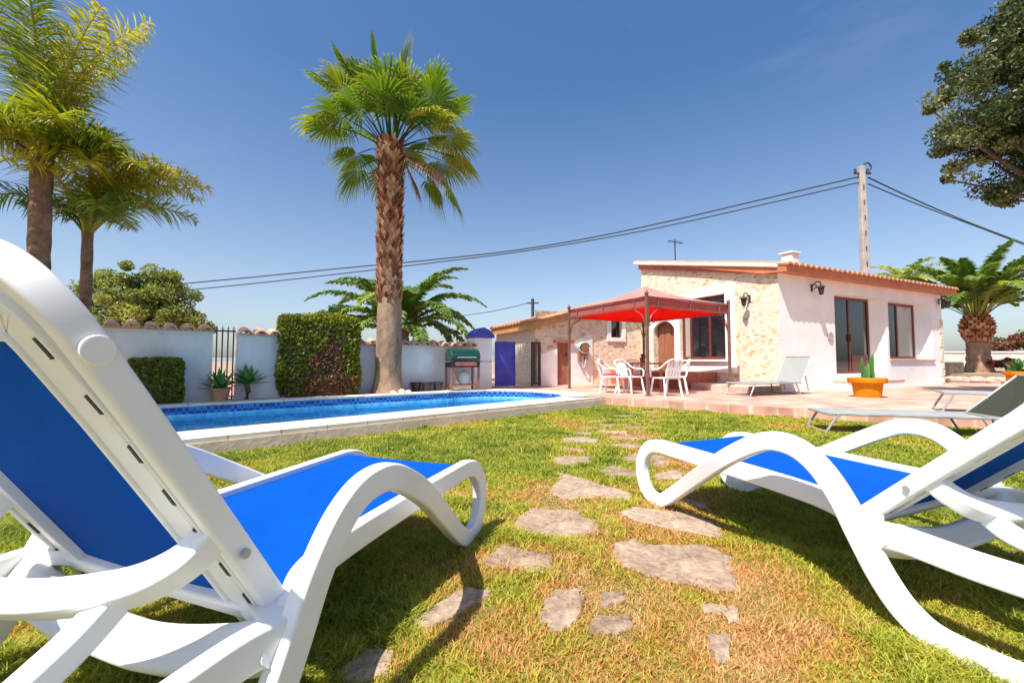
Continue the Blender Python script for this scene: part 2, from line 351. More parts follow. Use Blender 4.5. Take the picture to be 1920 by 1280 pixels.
wo = nt.nodes.new('ShaderNodeOutputWorld'); nt.links.new(bg.outputs[0], wo.inputs[0])
sl = bpy.data.lights.new('sun', 'SUN'); sl.energy = 4.7; sl.angle = R(.55); sl.color = (1, .955, .88)
so = bpy.data.objects.new('sun', sl); col.objects.link(so); so.rotation_euler = Vector((.37, .46, -1)).to_track_quat('-Z', 'Y').to_euler()
so.location = (-5, -8, 15)
scn.view_settings.view_transform = 'Standard'; scn.view_settings.look = 'None'; scn.view_settings.exposure = .74; scn.view_settings.gamma = 1
scn.cycles.max_bounces = 8; scn.cycles.transparent_max_bounces = 12

# ------------------------------------------------------------------ ground, lawn, terrace, pool
TZ, CZ = .17, .19
m = MB(); S = 900
for x0, x1, y0, y1 in ((-S, S, -S, 0), (-S, S, 14, S), (-S, -12, 0, 14), (4, S, 0, 14)):   # open where the pool is dug in
    m.add([(x0, y0, -.03), (x1, y0, -.03), (x1, y1, -.03), (x0, y1, -.03)], [(0, 1, 2, 3)])
struct('ground', m, M_ground)
def v2(p): return np.array(p[:2], float)
FI0, FI1 = v2(g(345, 808, CZ)), v2(g(1040, 745, CZ))
BI0, BI1 = v2(g(310, 760, CZ)), v2(g(841, 734, CZ))
fd = (FI1 - FI0) / np.linalg.norm(FI1 - FI0); bd = (BI1 - BI0) / np.linalg.norm(BI1 - BI0)
ud = (fd + bd) / np.linalg.norm(fd + bd); un = np.array([-ud[1], ud[0]])
FL, BL = FI0 - fd * .7, BI0 - bd * .4
mid = (FI1 + BI1) / 2; half = (BI1 - FI1) / 2; rad = np.linalg.norm(half); hu = half / rad; ho = np.array([hu[1], -hu[0]])
if ho.dot(ud) < 0: ho = -ho
arc = [mid - hu * rad * math.cos(t) + ho * rad * .97 * math.sin(t) for t in np.linspace(0, math.pi, 25)]
inner = [FL] + arc + [BL]                               # pool outline (front, round end, far side)
CW = .62
fo = np.array([fd[1], -fd[0]]); bo = np.array([-bd[1], bd[0]])
outer = [FL + fo * CW - fd * .4] + [FI1 + fo * CW + fd * .95] + [mid + (a - mid) * (1 + .5 / rad) for a in arc[1:-1]] + [BI1 + bo * .42] + [BL + bo * .42 - bd * .4]
outer2 = [outer[0]] + outer[1:]
pool = thing('swimming_pool', 'blue tiled swimming pool with rounded end and cream coping beside the lawn', 'pool', (mid[0], mid[1], 0))
def pl(p): return (p[0] - mid[0], p[1] - mid[1])
WZ = -.03
m = MB(); n = len(inner); I = [pl(p) for p in inner]
m.add([(*p, -.85) for p in I] + [(*p, CZ - .17) for p in I], [(i, (i + 1) % n, n + (i + 1) % n, n + i) for i in range(n)] + [tuple(range(n))])
m.build('basin', M_mosaic, pool)
m = MB(); m.add([(*p, CZ - .17) for p in I] + [(*p, CZ - .03) for p in I], [(i, (i + 1) % n, n + (i + 1) % n, n + i) for i in range(n)])
m.build('tile_band', M_band, pool)
O = [pl(p) for p in outer]; assert len(O) == n
m = MB()
Ii = [(p[0], p[1]) for p in I]
m.add([(*p, CZ) for p in Ii] + [(*p, CZ) for p in O] + [(*p, CZ - .05) for p in Ii] + [(*p, CZ - .05) for p in O],
      [f for i in range(n) for j in [(i + 1) % n] for f in ((i, n + i, n + j, j), (2 * n + i, i, j, 2 * n + j), (n + i, 3 * n + i, 3 * n + j, n + j), (2 * n + i, 2 * n + j, 3 * n + j, 3 * n + i))])
m.build('coping', M_coping, pool)
fo2 = [pl(outer[0] + fo * .012), pl(outer[1] + fo * .012)]
m = MB(); a, b = np.array(fo2[0]), np.array(fo2[1]); q = a - fo * .2; r2 = b - fo * .2
m.prism([tuple(a), tuple(b), tuple(r2), tuple(q)], -.05, CZ - .052); c_ = np.array(pl(outer[-1])); m.prism([tuple(a - fd * .012), tuple(q), tuple(c_ + bd * .2), tuple(c_ - bd * .012)][::-1], -.05, CZ - .053); m.build('side_wall', M_face, pool)
m = MB(); m.add([(*p, WZ) for p in inner], [tuple(range(n))]); struct('water', m, M_water)
# lawn
E0 = v2(g(1180, 765)); E1 = v2(g(1440, 781)); ed = (E1 - E0) / np.linalg.norm(E1 - E0)
EC = outer[1] + fd * .02                               # lawn corner where the coping meets the terrace
EE = E1 + ed * 11
lawn_poly = [tuple(outer[-1] - bd * 6), tuple(outer[-1]), tuple(outer[0]), tuple(EC - fo * .0), tuple(E1), tuple(EE), (14, -6), (-12, -6)]
m = MB(); m.add([(*p, 0.0) for p in lawn_poly], [tuple(range(len(lawn_poly)))]); struct('lawn', m, M_lawn)
# terrace: everything right of the pool end and behind the lawn edge
tp = [tuple(EC), tuple(E1), tuple(EE), (60, 10), (60, 60), (-30, 60), tuple(BI1 + bo * .42 + bd * .02), ]
arcO = [tuple(mid + (a - mid) * (1 + .5 / rad)) for a in arc[1:-1]][::-1]
tp2 = [tuple(EC), tuple(E1), tuple(EE), (60, 10), (60, 26), (-14, 26), (-14, 12)]
bl = BL + bo * .42
m = MB()
# right part as a fan around the pool's round end, back strip as a quad
rim = [tuple(BI1 + bo * .42)] + arcO + [tuple(outer[1])]
far_pts = [(-3, 26), (0, 26), (10, 26), (40, 26), (60, 26), (60, 8), tuple(EE), tuple(E1)]
poly = rim + far_pts[::-1]
m.add([(*p, TZ) for p in poly], [tuple(range(len(poly)))[::-1]])
m.add([(*tuple(bl - bd * 6), TZ), (*rim[0], TZ), (-3, 26, TZ), (-22, 26, TZ)], [(0, 1, 2, 3)])
m.add([(*tuple(bl - bd * 6), -.02), (*tuple(bl - bd * .38), -.02), (*tuple(bl - bd * .38), TZ), (*tuple(bl - bd * 6), TZ)], [(0, 1, 2, 3)])
for a, b in ((rim[-1], tuple(E1)), (tuple(E1), tuple(EE))):
    m.add([(*a, -.02), (*b, -.02), (*b, TZ), (*a, TZ)], [(0, 1, 2, 3)])
struct('terrace', m, M_pave)

# ------------------------------------------------------------------ stepping stones
def c3(pts): return [g(840 + x * .4062, 760 + y * .4062) for x, y in pts]
def c2(pts): return [g(440 + x * .3594, 820 + y * .3594) for x, y in pts]
stones = [
 (c3([(380, 478), (590, 492), (625, 520), (700, 535), (690, 575), (590, 608), (420, 605), (290, 575), (340, 520)]), 'pale flagstone with notched corner, just right of the left lounger foot'),
 (c3([(505, 310), (620, 340), (840, 410), (830, 440), (700, 425), (540, 435), (480, 405), (525, 350)]), 'long pointed flagstone tapering to the right, left of the right lounger foot'),
 (c3([(800, 500), (860, 475), (1080, 500), (1220, 545), (1255, 590), (1230, 612), (1060, 580), (930, 555), (830, 520)]), 'long narrow slanting flagstone directly below the right lounger foot'),
 (c3([(775, 640), (870, 620), (940, 650), (1180, 650), (1290, 700), (1290, 770), (1325, 855), (1200, 855), (1000, 800), (800, 740)]), 'largest grey flagstone in the middle of the path, with ragged top edge'),
 (c3([(250, 650), (380, 685), (480, 695), (470, 740), (420, 780), (160, 730), (200, 690)]), 'medium flagstone at the edge of the left lounger shadow, below the notched one'),
 (c3([(490, 860), (620, 865), (625, 900), (600, 990), (520, 1040), (470, 1030), (425, 965)]), 'broken flagstone with overgrown right side, left piece of the broken pair in front'),
 (c3([(725, 865), (815, 870), (820, 905), (720, 930), (700, 910)]), 'small flagstone fragment beside a grass tuft in the foreground'),
 (c3([(690, 980), (830, 970), (860, 1020), (760, 1060), (670, 1040)]), 'cracked flagstone fragment half buried under a grass tuft in the foreground'),
 (c3([(1210, 1060), (1300, 1070), (1300, 1180), (1240, 1190), (1205, 1120)]), 'narrow upright flagstone, rightmost stone of the foreground'),
 (c3([(1170, 925), (1330, 935), (1340, 1000), (1290, 1010), (1270, 965), (1180, 960)]), 'thin sliver of flagstone nearly covered by grass below the largest stone'),
 (c3([(490, 240), (660, 240), (650, 270), (560, 282), (490, 270)]), 'small rectangular flagstone on the left edge of the path, above the pointed one'),
 (c3([(530, 195), (640, 205), (620, 218), (535, 215)]), 'thin small flagstone on the left edge of the path, fourth row from the terrace'),
 (c3([(710, 300), (760, 280), (870, 310), (870, 335), (760, 340), (715, 325)]), 'rounded flagstone partly hidden by the right lounger foot loop'),
 (c3([(535, 155), (620, 148), (685, 158), (680, 175), (540, 172)]), 'wide bright flagstone on the left edge of the far path'),
 (c3([(950, 230), (1020, 245), (1000, 290), (935, 285), (930, 250)]), 'upper flagstone seen through the right lounger foot loop'),
 (c3([(960, 320), (1040, 300), (1090, 315), (1080, 340), (960, 345)]), 'lower flagstone seen through the right lounger foot loop'),
 (c3([(800, 245), (870, 225), (900, 235), (880, 262), (820, 262)]), 'flagstone touching the outside of the right lounger foot loop'),
 (c3([(1080, 430), (1190, 465), (1210, 492), (1090, 452)]), 'flagstone lying in the shadow under the right lounger foot end'),
 (c2([(925, 960), (1200, 790), (1330, 810), (1310, 850), (1000, 1010)]), 'flagstone crossed by the armrest shadow of the left lounger'),
 (c2([(520, 1240), (700, 1120), (830, 1130), (800, 1230), (640, 1300)]), 'dark shaded flagstone under the left lounger'),
]
far_st = [[(755, 185), (870, 180), (900, 195), (780, 200)], [(745, 143), (925, 147), (930, 160), (760, 157)], [(690, 116), (820, 120), (825, 131), (690, 128)],
 [(590, 128), (660, 125), (665, 136), (590, 138)], [(820, 95), (920, 98), (915, 109), (820, 106)], [(700, 88), (790, 86), (790, 97), (700, 98)],
 [(860, 68), (970, 70), (970, 80), (870, 80)], [(620, 104), (690, 102), (690, 112), (620, 113)], [(750, 66), (830, 65), (830, 74), (750, 75)],
 [(880, 46), (960, 47), (960, 55), (880, 55)], [(770, 47), (850, 46), (850, 54), (770, 55)], [(660, 72), (730, 70), (730, 80), (660, 81)], [(900, 28), (960, 28), (960, 35), (900, 35)], [(820, 30), (880, 29), (880, 36), (820, 37)]]
SL = 'stepping stones set in the lawn'
for p in far_st: stones.append((c3(p), 'one of the small sunlit flagstones in the far rows near the terrace'))
spoly = []
for pts, lab in stones:
    P = np.array([p[:2] for p in pts]); c = P.mean(0)
    d = []
    for i in range(len(P)):                            # ragged outline
        a, b = P[i], P[(i + 1) % len(P)]
        for t in (0, .25, .5, .75): d.append(a + (b - a) * t + rng.normal(0, .008, 2) * (1 if t else .5))
    d = [c + (x - c) * 1.07 for x in d]; spoly.append(np.array(d)); d = [x - c for x in d]
    a2 = sum(d[i][0] * d[(i + 1) % len(d)][1] - d[(i + 1) % len(d)][0] * d[i][1] for i in range(len(d)))
    if a2 < 0: d = d[::-1]
    m = MB(); k = len(d); h = random.uniform(.004, .009)
    tl = rng.normal(0, .003, 2)
    m.add([(*p, -.03) for p in d] + [(*p, h + p.dot(tl)) for p in d] + [(*(p * .93), h + .006 + p.dot(tl)) for p in d],
          [(i, (i + 1) % k, k + (i + 1) % k, k + i) for i in range(k)] + [(k + i, k + (i + 1) % k, 2 * k + (i + 1) % k, 2 * k + i) for i in range(k)] + [tuple(range(2 * k, 3 * k))])
    o = m.build('stepping_stone', M_slate); o.location = (c[0], c[1], 0); tag(o, lab, 'flagstone', SL)

# ------------------------------------------------------------------ grass
def inpoly(x, y, P):
    r = np.zeros(len(x), bool); j = len(P) - 1
    for i in range(len(P)):
        c = ((P[i][1] > y) != (P[j][1] > y)) & (x < (P[j][0] - P[i][0]) * (y - P[i][1]) / (P[j][1] - P[i][1] + 1e-12) + P[i][0]); r ^= c; j = i
    return r
def vnoise(x, y, s, seed):
    r = np.random.default_rng(seed); G = r.random((64, 64)); X = x * s + 1000; Y = y * s + 1000
    i = np.floor(X).astype(int); j = np.floor(Y).astype(int); u = X - i; v = Y - j; u = u * u * (3 - 2 * u); v = v * v * (3 - 2 * v)
    q = lambda a, b: G[a % 64, b % 64]
    return q(i, j) * (1 - u) * (1 - v) + q(i + 1, j) * u * (1 - v) + q(i, j + 1) * (1 - u) * v + q(i + 1, j + 1) * u * v
bx, by = [], []
for (y0, y1, dens) in ((.6, 1.6, 30000), (1.6, 2.6, 21000), (2.6, 4.2, 10000), (4.2, 9.2, 3800)):
    wx = y1 * 1.3 + .4; nb = int(dens * (y1 - y0) * 2 * wx); bx.append(rng.uniform(-wx, wx, nb)); by.append(rng.uniform(y0, y1, nb))
bx = np.concatenate(bx); by = np.concatenate(by)
k = inpoly(bx, by, lawn_poly); bx, by = bx[k], by[k]
ds = np.full(len(bx), 9.0)
for P in spoly:
    inn = np.where(inpoly(bx, by, P))[0]; ed_ = np.full(len(inn), 9.0)
    for i in range(len(P)):                             # blades creep over the edges of the stones
        a, b = P[i], P[(i + 1) % len(P)]; ab = b - a; tt = np.clip(((bx[inn] - a[0]) * ab[0] + (by[inn] - a[1]) * ab[1]) / (ab @ ab + 1e-9), 0, 1)
        ed_ = np.minimum(ed_, np.hypot(bx[inn] - a[0] - tt * ab[0], by[inn] - a[1] - tt * ab[1]))
    keep = rng.random(len(inn)) < np.exp(-ed_ / .022) * 1.1 * vnoise(bx[inn], by[inn], 7, 13) + .04 * (vnoise(bx[inn], by[inn], 9, 17) > .7)
    k = np.zeros(len(bx), bool); k[inn[~keep]] = True; bx, by, ds = bx[~k], by[~k], ds[~k]
    c = P.mean(0); rr = np.sqrt(((P - c) ** 2).sum(1).mean()); ds = np.minimum(ds, np.maximum(np.hypot(bx - c[0], by - c[1]) - rr, 0))
pn = .5 * vnoise(bx, by, 1.3, 1) + .3 * vnoise(bx, by, 4, 2) + .2 * vnoise(bx, by, 11, 3)
near = np.clip(1 - ds / .38, 0, 1)
dry = np.clip((pn - .545) * 2.5 + near * .48 * (0.5 + vnoise(bx, by, 2.2, 5)), -.2, 1)
bare = (dry > .5) & (rng.random(len(bx)) < .25); bx, by, dry, pn = bx[~bare], by[~bare], dry[~bare], pn[~bare]
tint = np.clip(.30 + dry * .62 + rng.normal(0, .12, len(bx)), 0, 1).astype(np.float32)
N = len(bx); hgt = (.008 + .019 * rng.random(N)) * (1.25 - .5 * np.clip(dry, 0, 1)) * (.75 + .7 * vnoise(bx, by, 6, 9)); cl = np.clip((vnoise(bx, by, 3.1, 41) * .6 + vnoise(bx, by, 7.3, 43) * .4 - .56) * 8, 0, 1); hgt *= .85 + .7 * cl; tint = np.clip(tint + .05 - .13 * cl * (tint < .75), 0, 1).astype(np.float32); hgt *= np.where(by > 4.2, 1.3, 1)
wd = (.0016 + .0013 * rng.random(N)) * (1 + .32 * np.maximum(by - 1.5, 0)); az = rng.uniform(0, 6.283, N); ln = rng.uniform(.4, 1.9, N) * hgt
la = rng.uniform(0, 6.283, N); Z0 = np.full(N, -.004)
V = np.empty((N, 5, 3), np.float32); ca, sa = np.cos(az) * wd, np.sin(az) * wd; lx, ly = np.cos(la) * ln, np.sin(la) * ln
V[:, 0] = np.stack([bx - ca, by - sa, Z0], 1); V[:, 1] = np.stack([bx + ca, by + sa, Z0], 1)
V[:, 2] = np.stack([bx + ca * .8 + lx * .35, by + sa * .8 + ly * .35, hgt * .65], 1); V[:, 3] = np.stack([bx - ca * .8 + lx * .35, by - sa * .8 + ly * .35, hgt * .65], 1)
V[:, 4] = np.stack([bx + lx, by + ly, hgt], 1)
def np_mesh(name, V, per, faces_tpl, tint, mat, parent=None):
    """V: (N,per,3); faces_tpl: list of vertex index tuples in one element"""
    N = len(V); me = bpy.data.meshes.new(name); me.vertices.add(N * per); me.vertices.foreach_set('co', V.reshape(-1).astype(np.float32))
    idx = np.concatenate([np.array(f) for f in faces_tpl]); ln = np.array([len(f) for f in faces_tpl]); L = len(idx)
    loops = (idx[None, :] + np.arange(N)[:, None] * per).reshape(-1).astype(np.int32)
    st = np.concatenate([[0], np.cumsum(ln)[:-1]]); starts = (st[None, :] + np.arange(N)[:, None] * L).reshape(-1).astype(np.int32)
    me.loops.add(len(loops)); me.loops.foreach_set('vertex_index', loops)
    me.polygons.add(len(starts)); me.polygons.foreach_set('loop_start', starts)
    me.update(calc_edges=True); me.validate()
    a = me.attributes.new('tint', 'FLOAT', 'FACE'); a.data.foreach_set('value', np.repeat(tint, len(faces_tpl)).astype(np.float32))
    me.materials.append(mat); o = bpy.data.objects.new(name, me); col.objects.link(o)
    if parent: o.parent = parent
    return o
o = np_mesh('grass', V, 5, [(0, 1, 2, 3), (3, 2, 4)], tint, M_grass); tag(o, 'short green lawn grass with dry orange patches around the stones', 'grass', kind='stuff')

# ------------------------------------------------------------------ sun loungers in the foreground
def make_lounger(base, ang, sg, phi, pend, hwid, label):
    t = thing('sun_lounger', label, 'sun lounger', base, 0, 'white and blue sun loungers on the lawn')
    t.rotation_euler = (0, 0, ang - math.pi / 2)        # local x runs foot -> head
    G = rrect(.052, .084, .010); lat = (0, 1, 0)
    for s in (1, -1):
        pts = [(.10, .385, .392), (.0, .385, .372), (-.075, .385, .30), (-.098, .385, .20), (-.07, .385, .10), (-.01, .385, .045), (.07, .385, .035), (.14, .39, .07), (.26, .405, .155), (.48, .465, .305), (.70, .528, .45), (.86, .548, .545), (.97, .55, .59), (1.08, .55, .582), (1.17, .55, .525), (1.25, .55, .42), (1.31, .55, .30), (1.38, .55, .17), (1.45, .55, .085), (1.54, .55, .042), (1.72, .54, .036), (1.92, .51, .05), (2.02, .485, .13), (2.04, .47, .24), (2.0, .465, .30)]
        m = MB(); m.sweep([(x, y * s, z) for x, y, z in spline(pts, 7)], G, lat); m.build('side_frame', M_white, t, smooth=True)
        pts = [(.085, .385, .391), (.5, .383, .378), (.95, .39, .362), (1.15, .42, .352), (1.25, .48, .335), (1.33, .54, .30)]
        m = MB(); m.sweep([(x, y * s, z) for x, y, z in spline(pts, 6)], rrect(.05, .086, .010), lat); m.build('seat_rail', M_white, t, smooth=True)
        pts = [(1.30, .535, .315), (1.42, .51, .318), (1.6, .49, .30), (1.8, .475, .295), (2.02, .465, .30)]
        m = MB(); m.sweep([(x, y * s, z) for x, y, z in spline(pts, 6)], rrect(.05, .088, .010), lat); m.build('rear_rail', M_white, t, smooth=True)
    # cross member, sagging between the rails
    pts = [(1.33, -.53, .30), (1.36, -.42, .275), (1.37, -.2, .235), (1.365, 0, .222), (1.37, .2, .235), (1.36, .42, .275), (1.33, .53, .30)]
    m = MB(); m.sweep(spline(pts, 6), rrect(.10, .10, .018), (.75, 0, .66)); m.build('cross_member', M_white, t, smooth=True)
    m = MB(); m.sweep([(2.02, -.46, .30), (2.02, .46, .30)], rrect(.05, .07, .014), (1, 0, 0)); m.build('head_bar', M_white, t, smooth=True)
    m = MB(); m.sweep([(.065, -.38, .365), (.065, .38, .365)], rrect(.03, .03, .01), (1, 0, 0)); m.build('foot_bar', M_white, t, smooth=True)
    # seat sling
    m = MB(); nx, ny = 22, 14; vs = []
    for i in range(nx + 1):
        u = i / nx; x = .035 + u * 1.215; hw = .368 + .075 * max(0, u - .8) * 5
        for j in range(ny + 1):
            q = j / ny * 2 - 1; z = .412 - .045 * u - .03 * (1 - q * q) * math.sin(math.pi * min(1, u * 1.05)) - (.05 * max(0, 1 - u * nx) if i == 0 else 0)
            vs.append((x, q * hw, z))
    m.add(vs, [(i * (ny + 1) + j, (i + 1) * (ny + 1) + j, (i + 1) * (ny + 1) + j + 1, i * (ny + 1) + j + 1) for i in range(nx) for j in range(ny)])
    m.build('seat_sling', M_sling, t, smooth=True)
    # backrest
    cp, sp = math.cos(phi), math.sin(phi); PV = (1.27, .39)
    def B(v, wv, d): return (PV[0] + v * cp - d * sp, wv, PV[1] + v * sp + d * cp)
    half = [(hwid - .02, -.13), (hwid - .012, -.02), (hwid - .004, .2), (hwid, .45), (hwid, .68), (hwid - .005, .76), (hwid - .027, .825), (hwid - .072, .87), (hwid - .15, .895), (.15, .91), (0, .914)]
    sp2 = spline([(a, b, 0) for a, b in half], 12); U = [(p[0], p[1]) for p in sp2] + [(-p[0], p[1]) for p in sp2[::-1][1:]]
    nrm = (-sp, 0, cp)
    def off(dw):                                        # U path moved inwards
        out = []
        for i, p in enumerate(U):
            a = np.array(U[max(i - 1, 0)]); b = np.array(U[min(i + 1, len(U) - 1)]); T = (b - a) / np.linalg.norm(b - a); nn = np.array([-T[1], T[0]])
            out.append(np.array(p) + nn * dw)
        return out
    bk = MB()
    bk.sweep([B(p[1], p[0], -.028) for p in U], rrect(.058, .034, .010), nrm)
    def offv(d0, d1):                                   # offset that grows towards the arched top
        A_ = off(d0); B2 = off(d1); return [a * (1 - k_) + b * k_ for a, b, p in zip(A_, B2, U) for k_ in [min(1, max(0, (p[1] - .55) / .3))]]
    bk.sweep([B(p[1], p[0], -.036) for p in offv(.030, .040)], rrect(.014, .05, .005), nrm)
    bk.sweep([B(p[1], p[0], -.045) for p in offv(.085, .10)], rrect(.016, .085, .006), nrm)
    bk.sweep([B(p[1], p[0], -.045) for p in offv(.022, .060)], rrect(.026, .010, .004), nrm)
    bk.sweep([B(p[1], p[0], -.044) for p in offv(.127, .145)], rrect(.034, .012, .004), nrm)
    bk.sweep([B(-.05, -hwid + .015, -.045), B(-.05, hwid - .015, -.045)], rrect(.04, .06, .012), nrm)
    bk.sweep([B(.745, -hwid + .14, -.04), B(.76, 0, -.04), B(.745, hwid - .14, -.04)], rrect(.03, .03, .008), nrm)
    # dark fixing slots along the rear of the side flange
    P = offv(.038, .078); acc = 0; nxt = .12
    for i in range(1, len(P)):
        a, b = P[i - 1], P[i]; L = np.linalg.norm(b - a)
        while acc + L > nxt:
            T = (b - a) / L; c = a + T * (nxt - acc); e = c + T * .042
            bk.sweep([B(c[1], c[0], -.0535), B(e[1], e[0], -.0535)], [(-.003, -.0055), (.003, -.0055), (.003, .0055), (-.003, .0055)], nrm, 1); nxt += .118
        acc += L
    backrest = bk.build('backrest_frame', [M_white, M_dark], t, smooth=True)
    for s in (1, -1):
        m = MB(); c = np.array(B(.70, (hwid + .0175) * s, -.028)); m.sweep([c - np.array((0, .004 * s, 0)), c + np.array((0, .006 * s, 0))], [(.026 * math.cos(a), .026 * math.sin(a)) for a in np.linspace(0, 6.283, 25)[:-1]], (1, 0, 0))
        m.build('pivot_cap', M_white, backrest, bevel=.003)
    m = MB(); vs = []; nx, ny = 16, 12
    for i in range(nx + 1):
        v = -.06 + i / nx * .83
        for j in range(ny + 1):
            q = j / ny * 2 - 1; vs.append(B(v, q * (hwid - .13), -.036 - .012 * (1 - q * q) * math.sin(math.pi * min(1, .15 + i / nx * .8))))
    m.add(vs, [(i * (ny + 1) + j, (i + 1) * (ny + 1) + j, (i + 1) * (ny + 1) + j + 1, i * (ny + 1) + j + 1) for i in range(nx) for j in range(ny)])
    m.build('backrest_sling', M_sling, backrest, smooth=True)
    for s in (1, -1):
        m = MB(); c = np.array(B(.17, (hwid + .0165) * s, -.03)); m.sweep([c, c + np.array((0, .006 * s, 0))], [(.011 * math.cos(q), .011 * math.sin(q)) for q in np.linspace(0, 6.283, 13)[:-1]], (1, 0, 0)); m.build('bolt', M_metal, backrest)
    # prop hoop behind the backrest
    a = np.array(B(.23, hwid - .03, -.05)); z = np.array((pend, .44, .335)); m = MB()
    x1 = a[0] - 1.41; dz = a[2] - .575; dx = pend - 1.83
    bow = [(1.405, hwid - .03, .585), (1.45, hwid - .05, .54), (1.50, .345, .505), (1.555, .22, .487), (1.585, .1, .478)]
    bow = [(x + x1, y, z + dz) for x, y, z in bow]; bow = bow + [(1.592 + x1, 0, .475 + dz)] + [(x, -y, z) for x, y, z in bow[::-1]]
    m.sweep(spline(bow, 6), rrect(.062, .066, .010), (.75, 0, .66))
    for s in (1, -1):
        pts = [(1.52 + x1, .315, .475 + dz), (1.58 + x1, .32, .43 + dz * .9), (1.67 + x1 + dx * .3, .335, .38 + dz * .5), (1.76 + x1 * .6 + dx * .7, .37, .345), (pend, .43, .33)]
        m.sweep([(x, y * s, z) for x, y, z in spline(pts, 6)], rrect(.058, .055, .010), lat)
    m.build('prop_hoop', M_white, t, smooth=True)
    for s in (1, -1):                                   # solid shoulder where rail, arm and backrest meet
        m = MB(); q = [(1.19, .36), (1.30, .36), (1.36, .50), (1.31, .545), (1.24, .50), (1.19, .43)]
        m.prism([(x, y * s) for x, y in (q if s > 0 else q[::-1])], .315, .362); m.build('pivot_plate', M_white, t, bevel=.006)
    return t
make_lounger((-.576, 2.437, 0), -.352, 1, R(58), 1.83, .465, 'white resin sun lounger with blue sling and steeply raised backrest, in front of the pool')
make_lounger((1.30, 3.035, 0), .402, -1, R(44.5), 1.98, .435, 'white resin sun lounger with blue sling and half reclined backrest, in front of the house')

# ------------------------------------------------------------------ house
HC = g(1465, 735, TZ); HA = math.atan2(.419, .908)
e1 = np.array([math.cos(HA), math.sin(HA), 0]); e2 = np.array([-math.sin(HA), math.cos(HA), 0])
house = thing('stone_house', 'low stone and white plaster villa with terracotta tiled roof', 'house', (HC[0], HC[1], TZ), HA)
HB = np.array([HC[0], HC[1], TZ])
def loc(P): d = np.array(P) - HB; return d.dot(e1), d.dot(e2), d[2]
def fx(px, py=650, y=0.0): return loc(onp(px, py, HB + e2 * y, e2))          # on a plane parallel to the white front
def sx_(px, py=650, x=0.0): return loc(onp(px, py, HB + e1 * x, e1))         # on the stone side
FLEN = fx(1768)[0]; SLEN = sx_(1204)[1]; EZ = 3.06; SLOPE = .222; OH = .30
def wall_grid(mb, P, a0, a1, top, opens, depth):
    A = sorted({a0, a1, *[o[0] for o in opens], *[o[1] for o in opens]}); Zs = sorted({-.2, *[o[2] for o in opens], *[o[3] for o in opens]})
    for i in range(len(A) - 1):
        l, r = A[i], A[i + 1]
        for j in range(len(Zs)):
            zb = Zs[j]; zt0, zt1 = (Zs[j + 1],) * 2 if j < len(Zs) - 1 else (top(l), top(r))
            cm, zm = (l + r) / 2, (zb + min(zt0, zt1)) / 2
            if any(o[0] < cm < o[1] and o[2] < zm < o[3] for o in opens): continue
            mb.add([P(l, zb, 0), P(r, zb, 0), P(r, zt1, 0), P(l, zt0, 0)], [(0, 1, 2, 3)])
    for o in opens:
        i0, i1 = (o[4], o[5]) if len(o) > 4 else (o[0], o[1])
        C = [(o[0], o[2]), (o[1], o[2]), (o[1], o[3]), (o[0], o[3])]; Dn = [(i0, o[2]), (i1, o[2]), (i1, o[3]), (i0, o[3])]
        for k in range(4):
            n2 = (k + 1) % 4
            mb.add([P(*C[k], 0), P(*C[n2], 0), P(*Dn[n2], depth), P(*Dn[k], depth)], [(0, 1, 2, 3)])
# white front
D = .34
dr_o = (fx(1567)[0], fx(1664)[0]); dr_i = (fx(1567)[0] + .38, fx(1626, y=D)[0])
wn_o = (fx(1668)[0], fx(1749)[0]); wn_i = (fx(1668)[0] + .38, fx(1711, y=D)[0])
dz0, dz1 = fx(1600, 700, D)[2], fx(1600, 560, D)[2]; wz0, wz1 = fx(1690, 673, D)[2], fx(1690, 571, D)[2]
m = MB(); wall_grid(m, lambda a, z, d: (a, d, z), 0.0, FLEN, lambda a: EZ, [(dr_o[0], dr_o[1], dz0, dz1, dr_i[0], dr_i[1]), (wn_o[0], wn_o[1], wz0, wz1, wn_i[0], wn_i[1])], D)
m.build('white_wall', M_plaster, house)
# far end and back walls (white)
TH = .0
m = MB(); yb = SLEN + 3.2
m.add([(FLEN, 0, -.2), (FLEN, SLEN, -.2), (FLEN, SLEN, EZ + SLOPE * SLEN), (FLEN, 0, EZ)], [(0, 1, 2, 3)])
m.add([(0, SLEN, -.2), (FLEN, SLEN, -.2), (FLEN, SLEN, EZ + SLOPE * SLEN), (0, SLEN, EZ + SLOPE * SLEN)], [(3, 2, 1, 0)])
m.build('rear_wall', M_plaster, house)
# stone side with window and arched door
ws = (sx_(1362)[1], sx_(1276)[1]); wsz = (sx_(1320, 674)[2], sx_(1345, 553)[2])
ds_ = (sx_(1266)[1], sx_(1226)[1]); dsz = (0, sx_(1245, 602)[2])
m = MB(); wall_grid(m, lambda a, z, d: (d, a, z), 0.0, SLEN, lambda a: EZ + SLOPE * a, [(ws[0], ws[1], *wsz), (ds_[0], ds_[1], -.19, dsz[1])], .28)
m.build('stone_wall', M_stone, house)
# rough stone quoins on the outer corner of the white front
m = MB()
for k in range(9):
    z = .05 + k * .24; wq = .22 if k % 2 else .13
    m.box(FLEN - wq, FLEN + .02, -.025, .3, z, z + .21)
m.build('quoin', M_stone, house, bevel=.012)
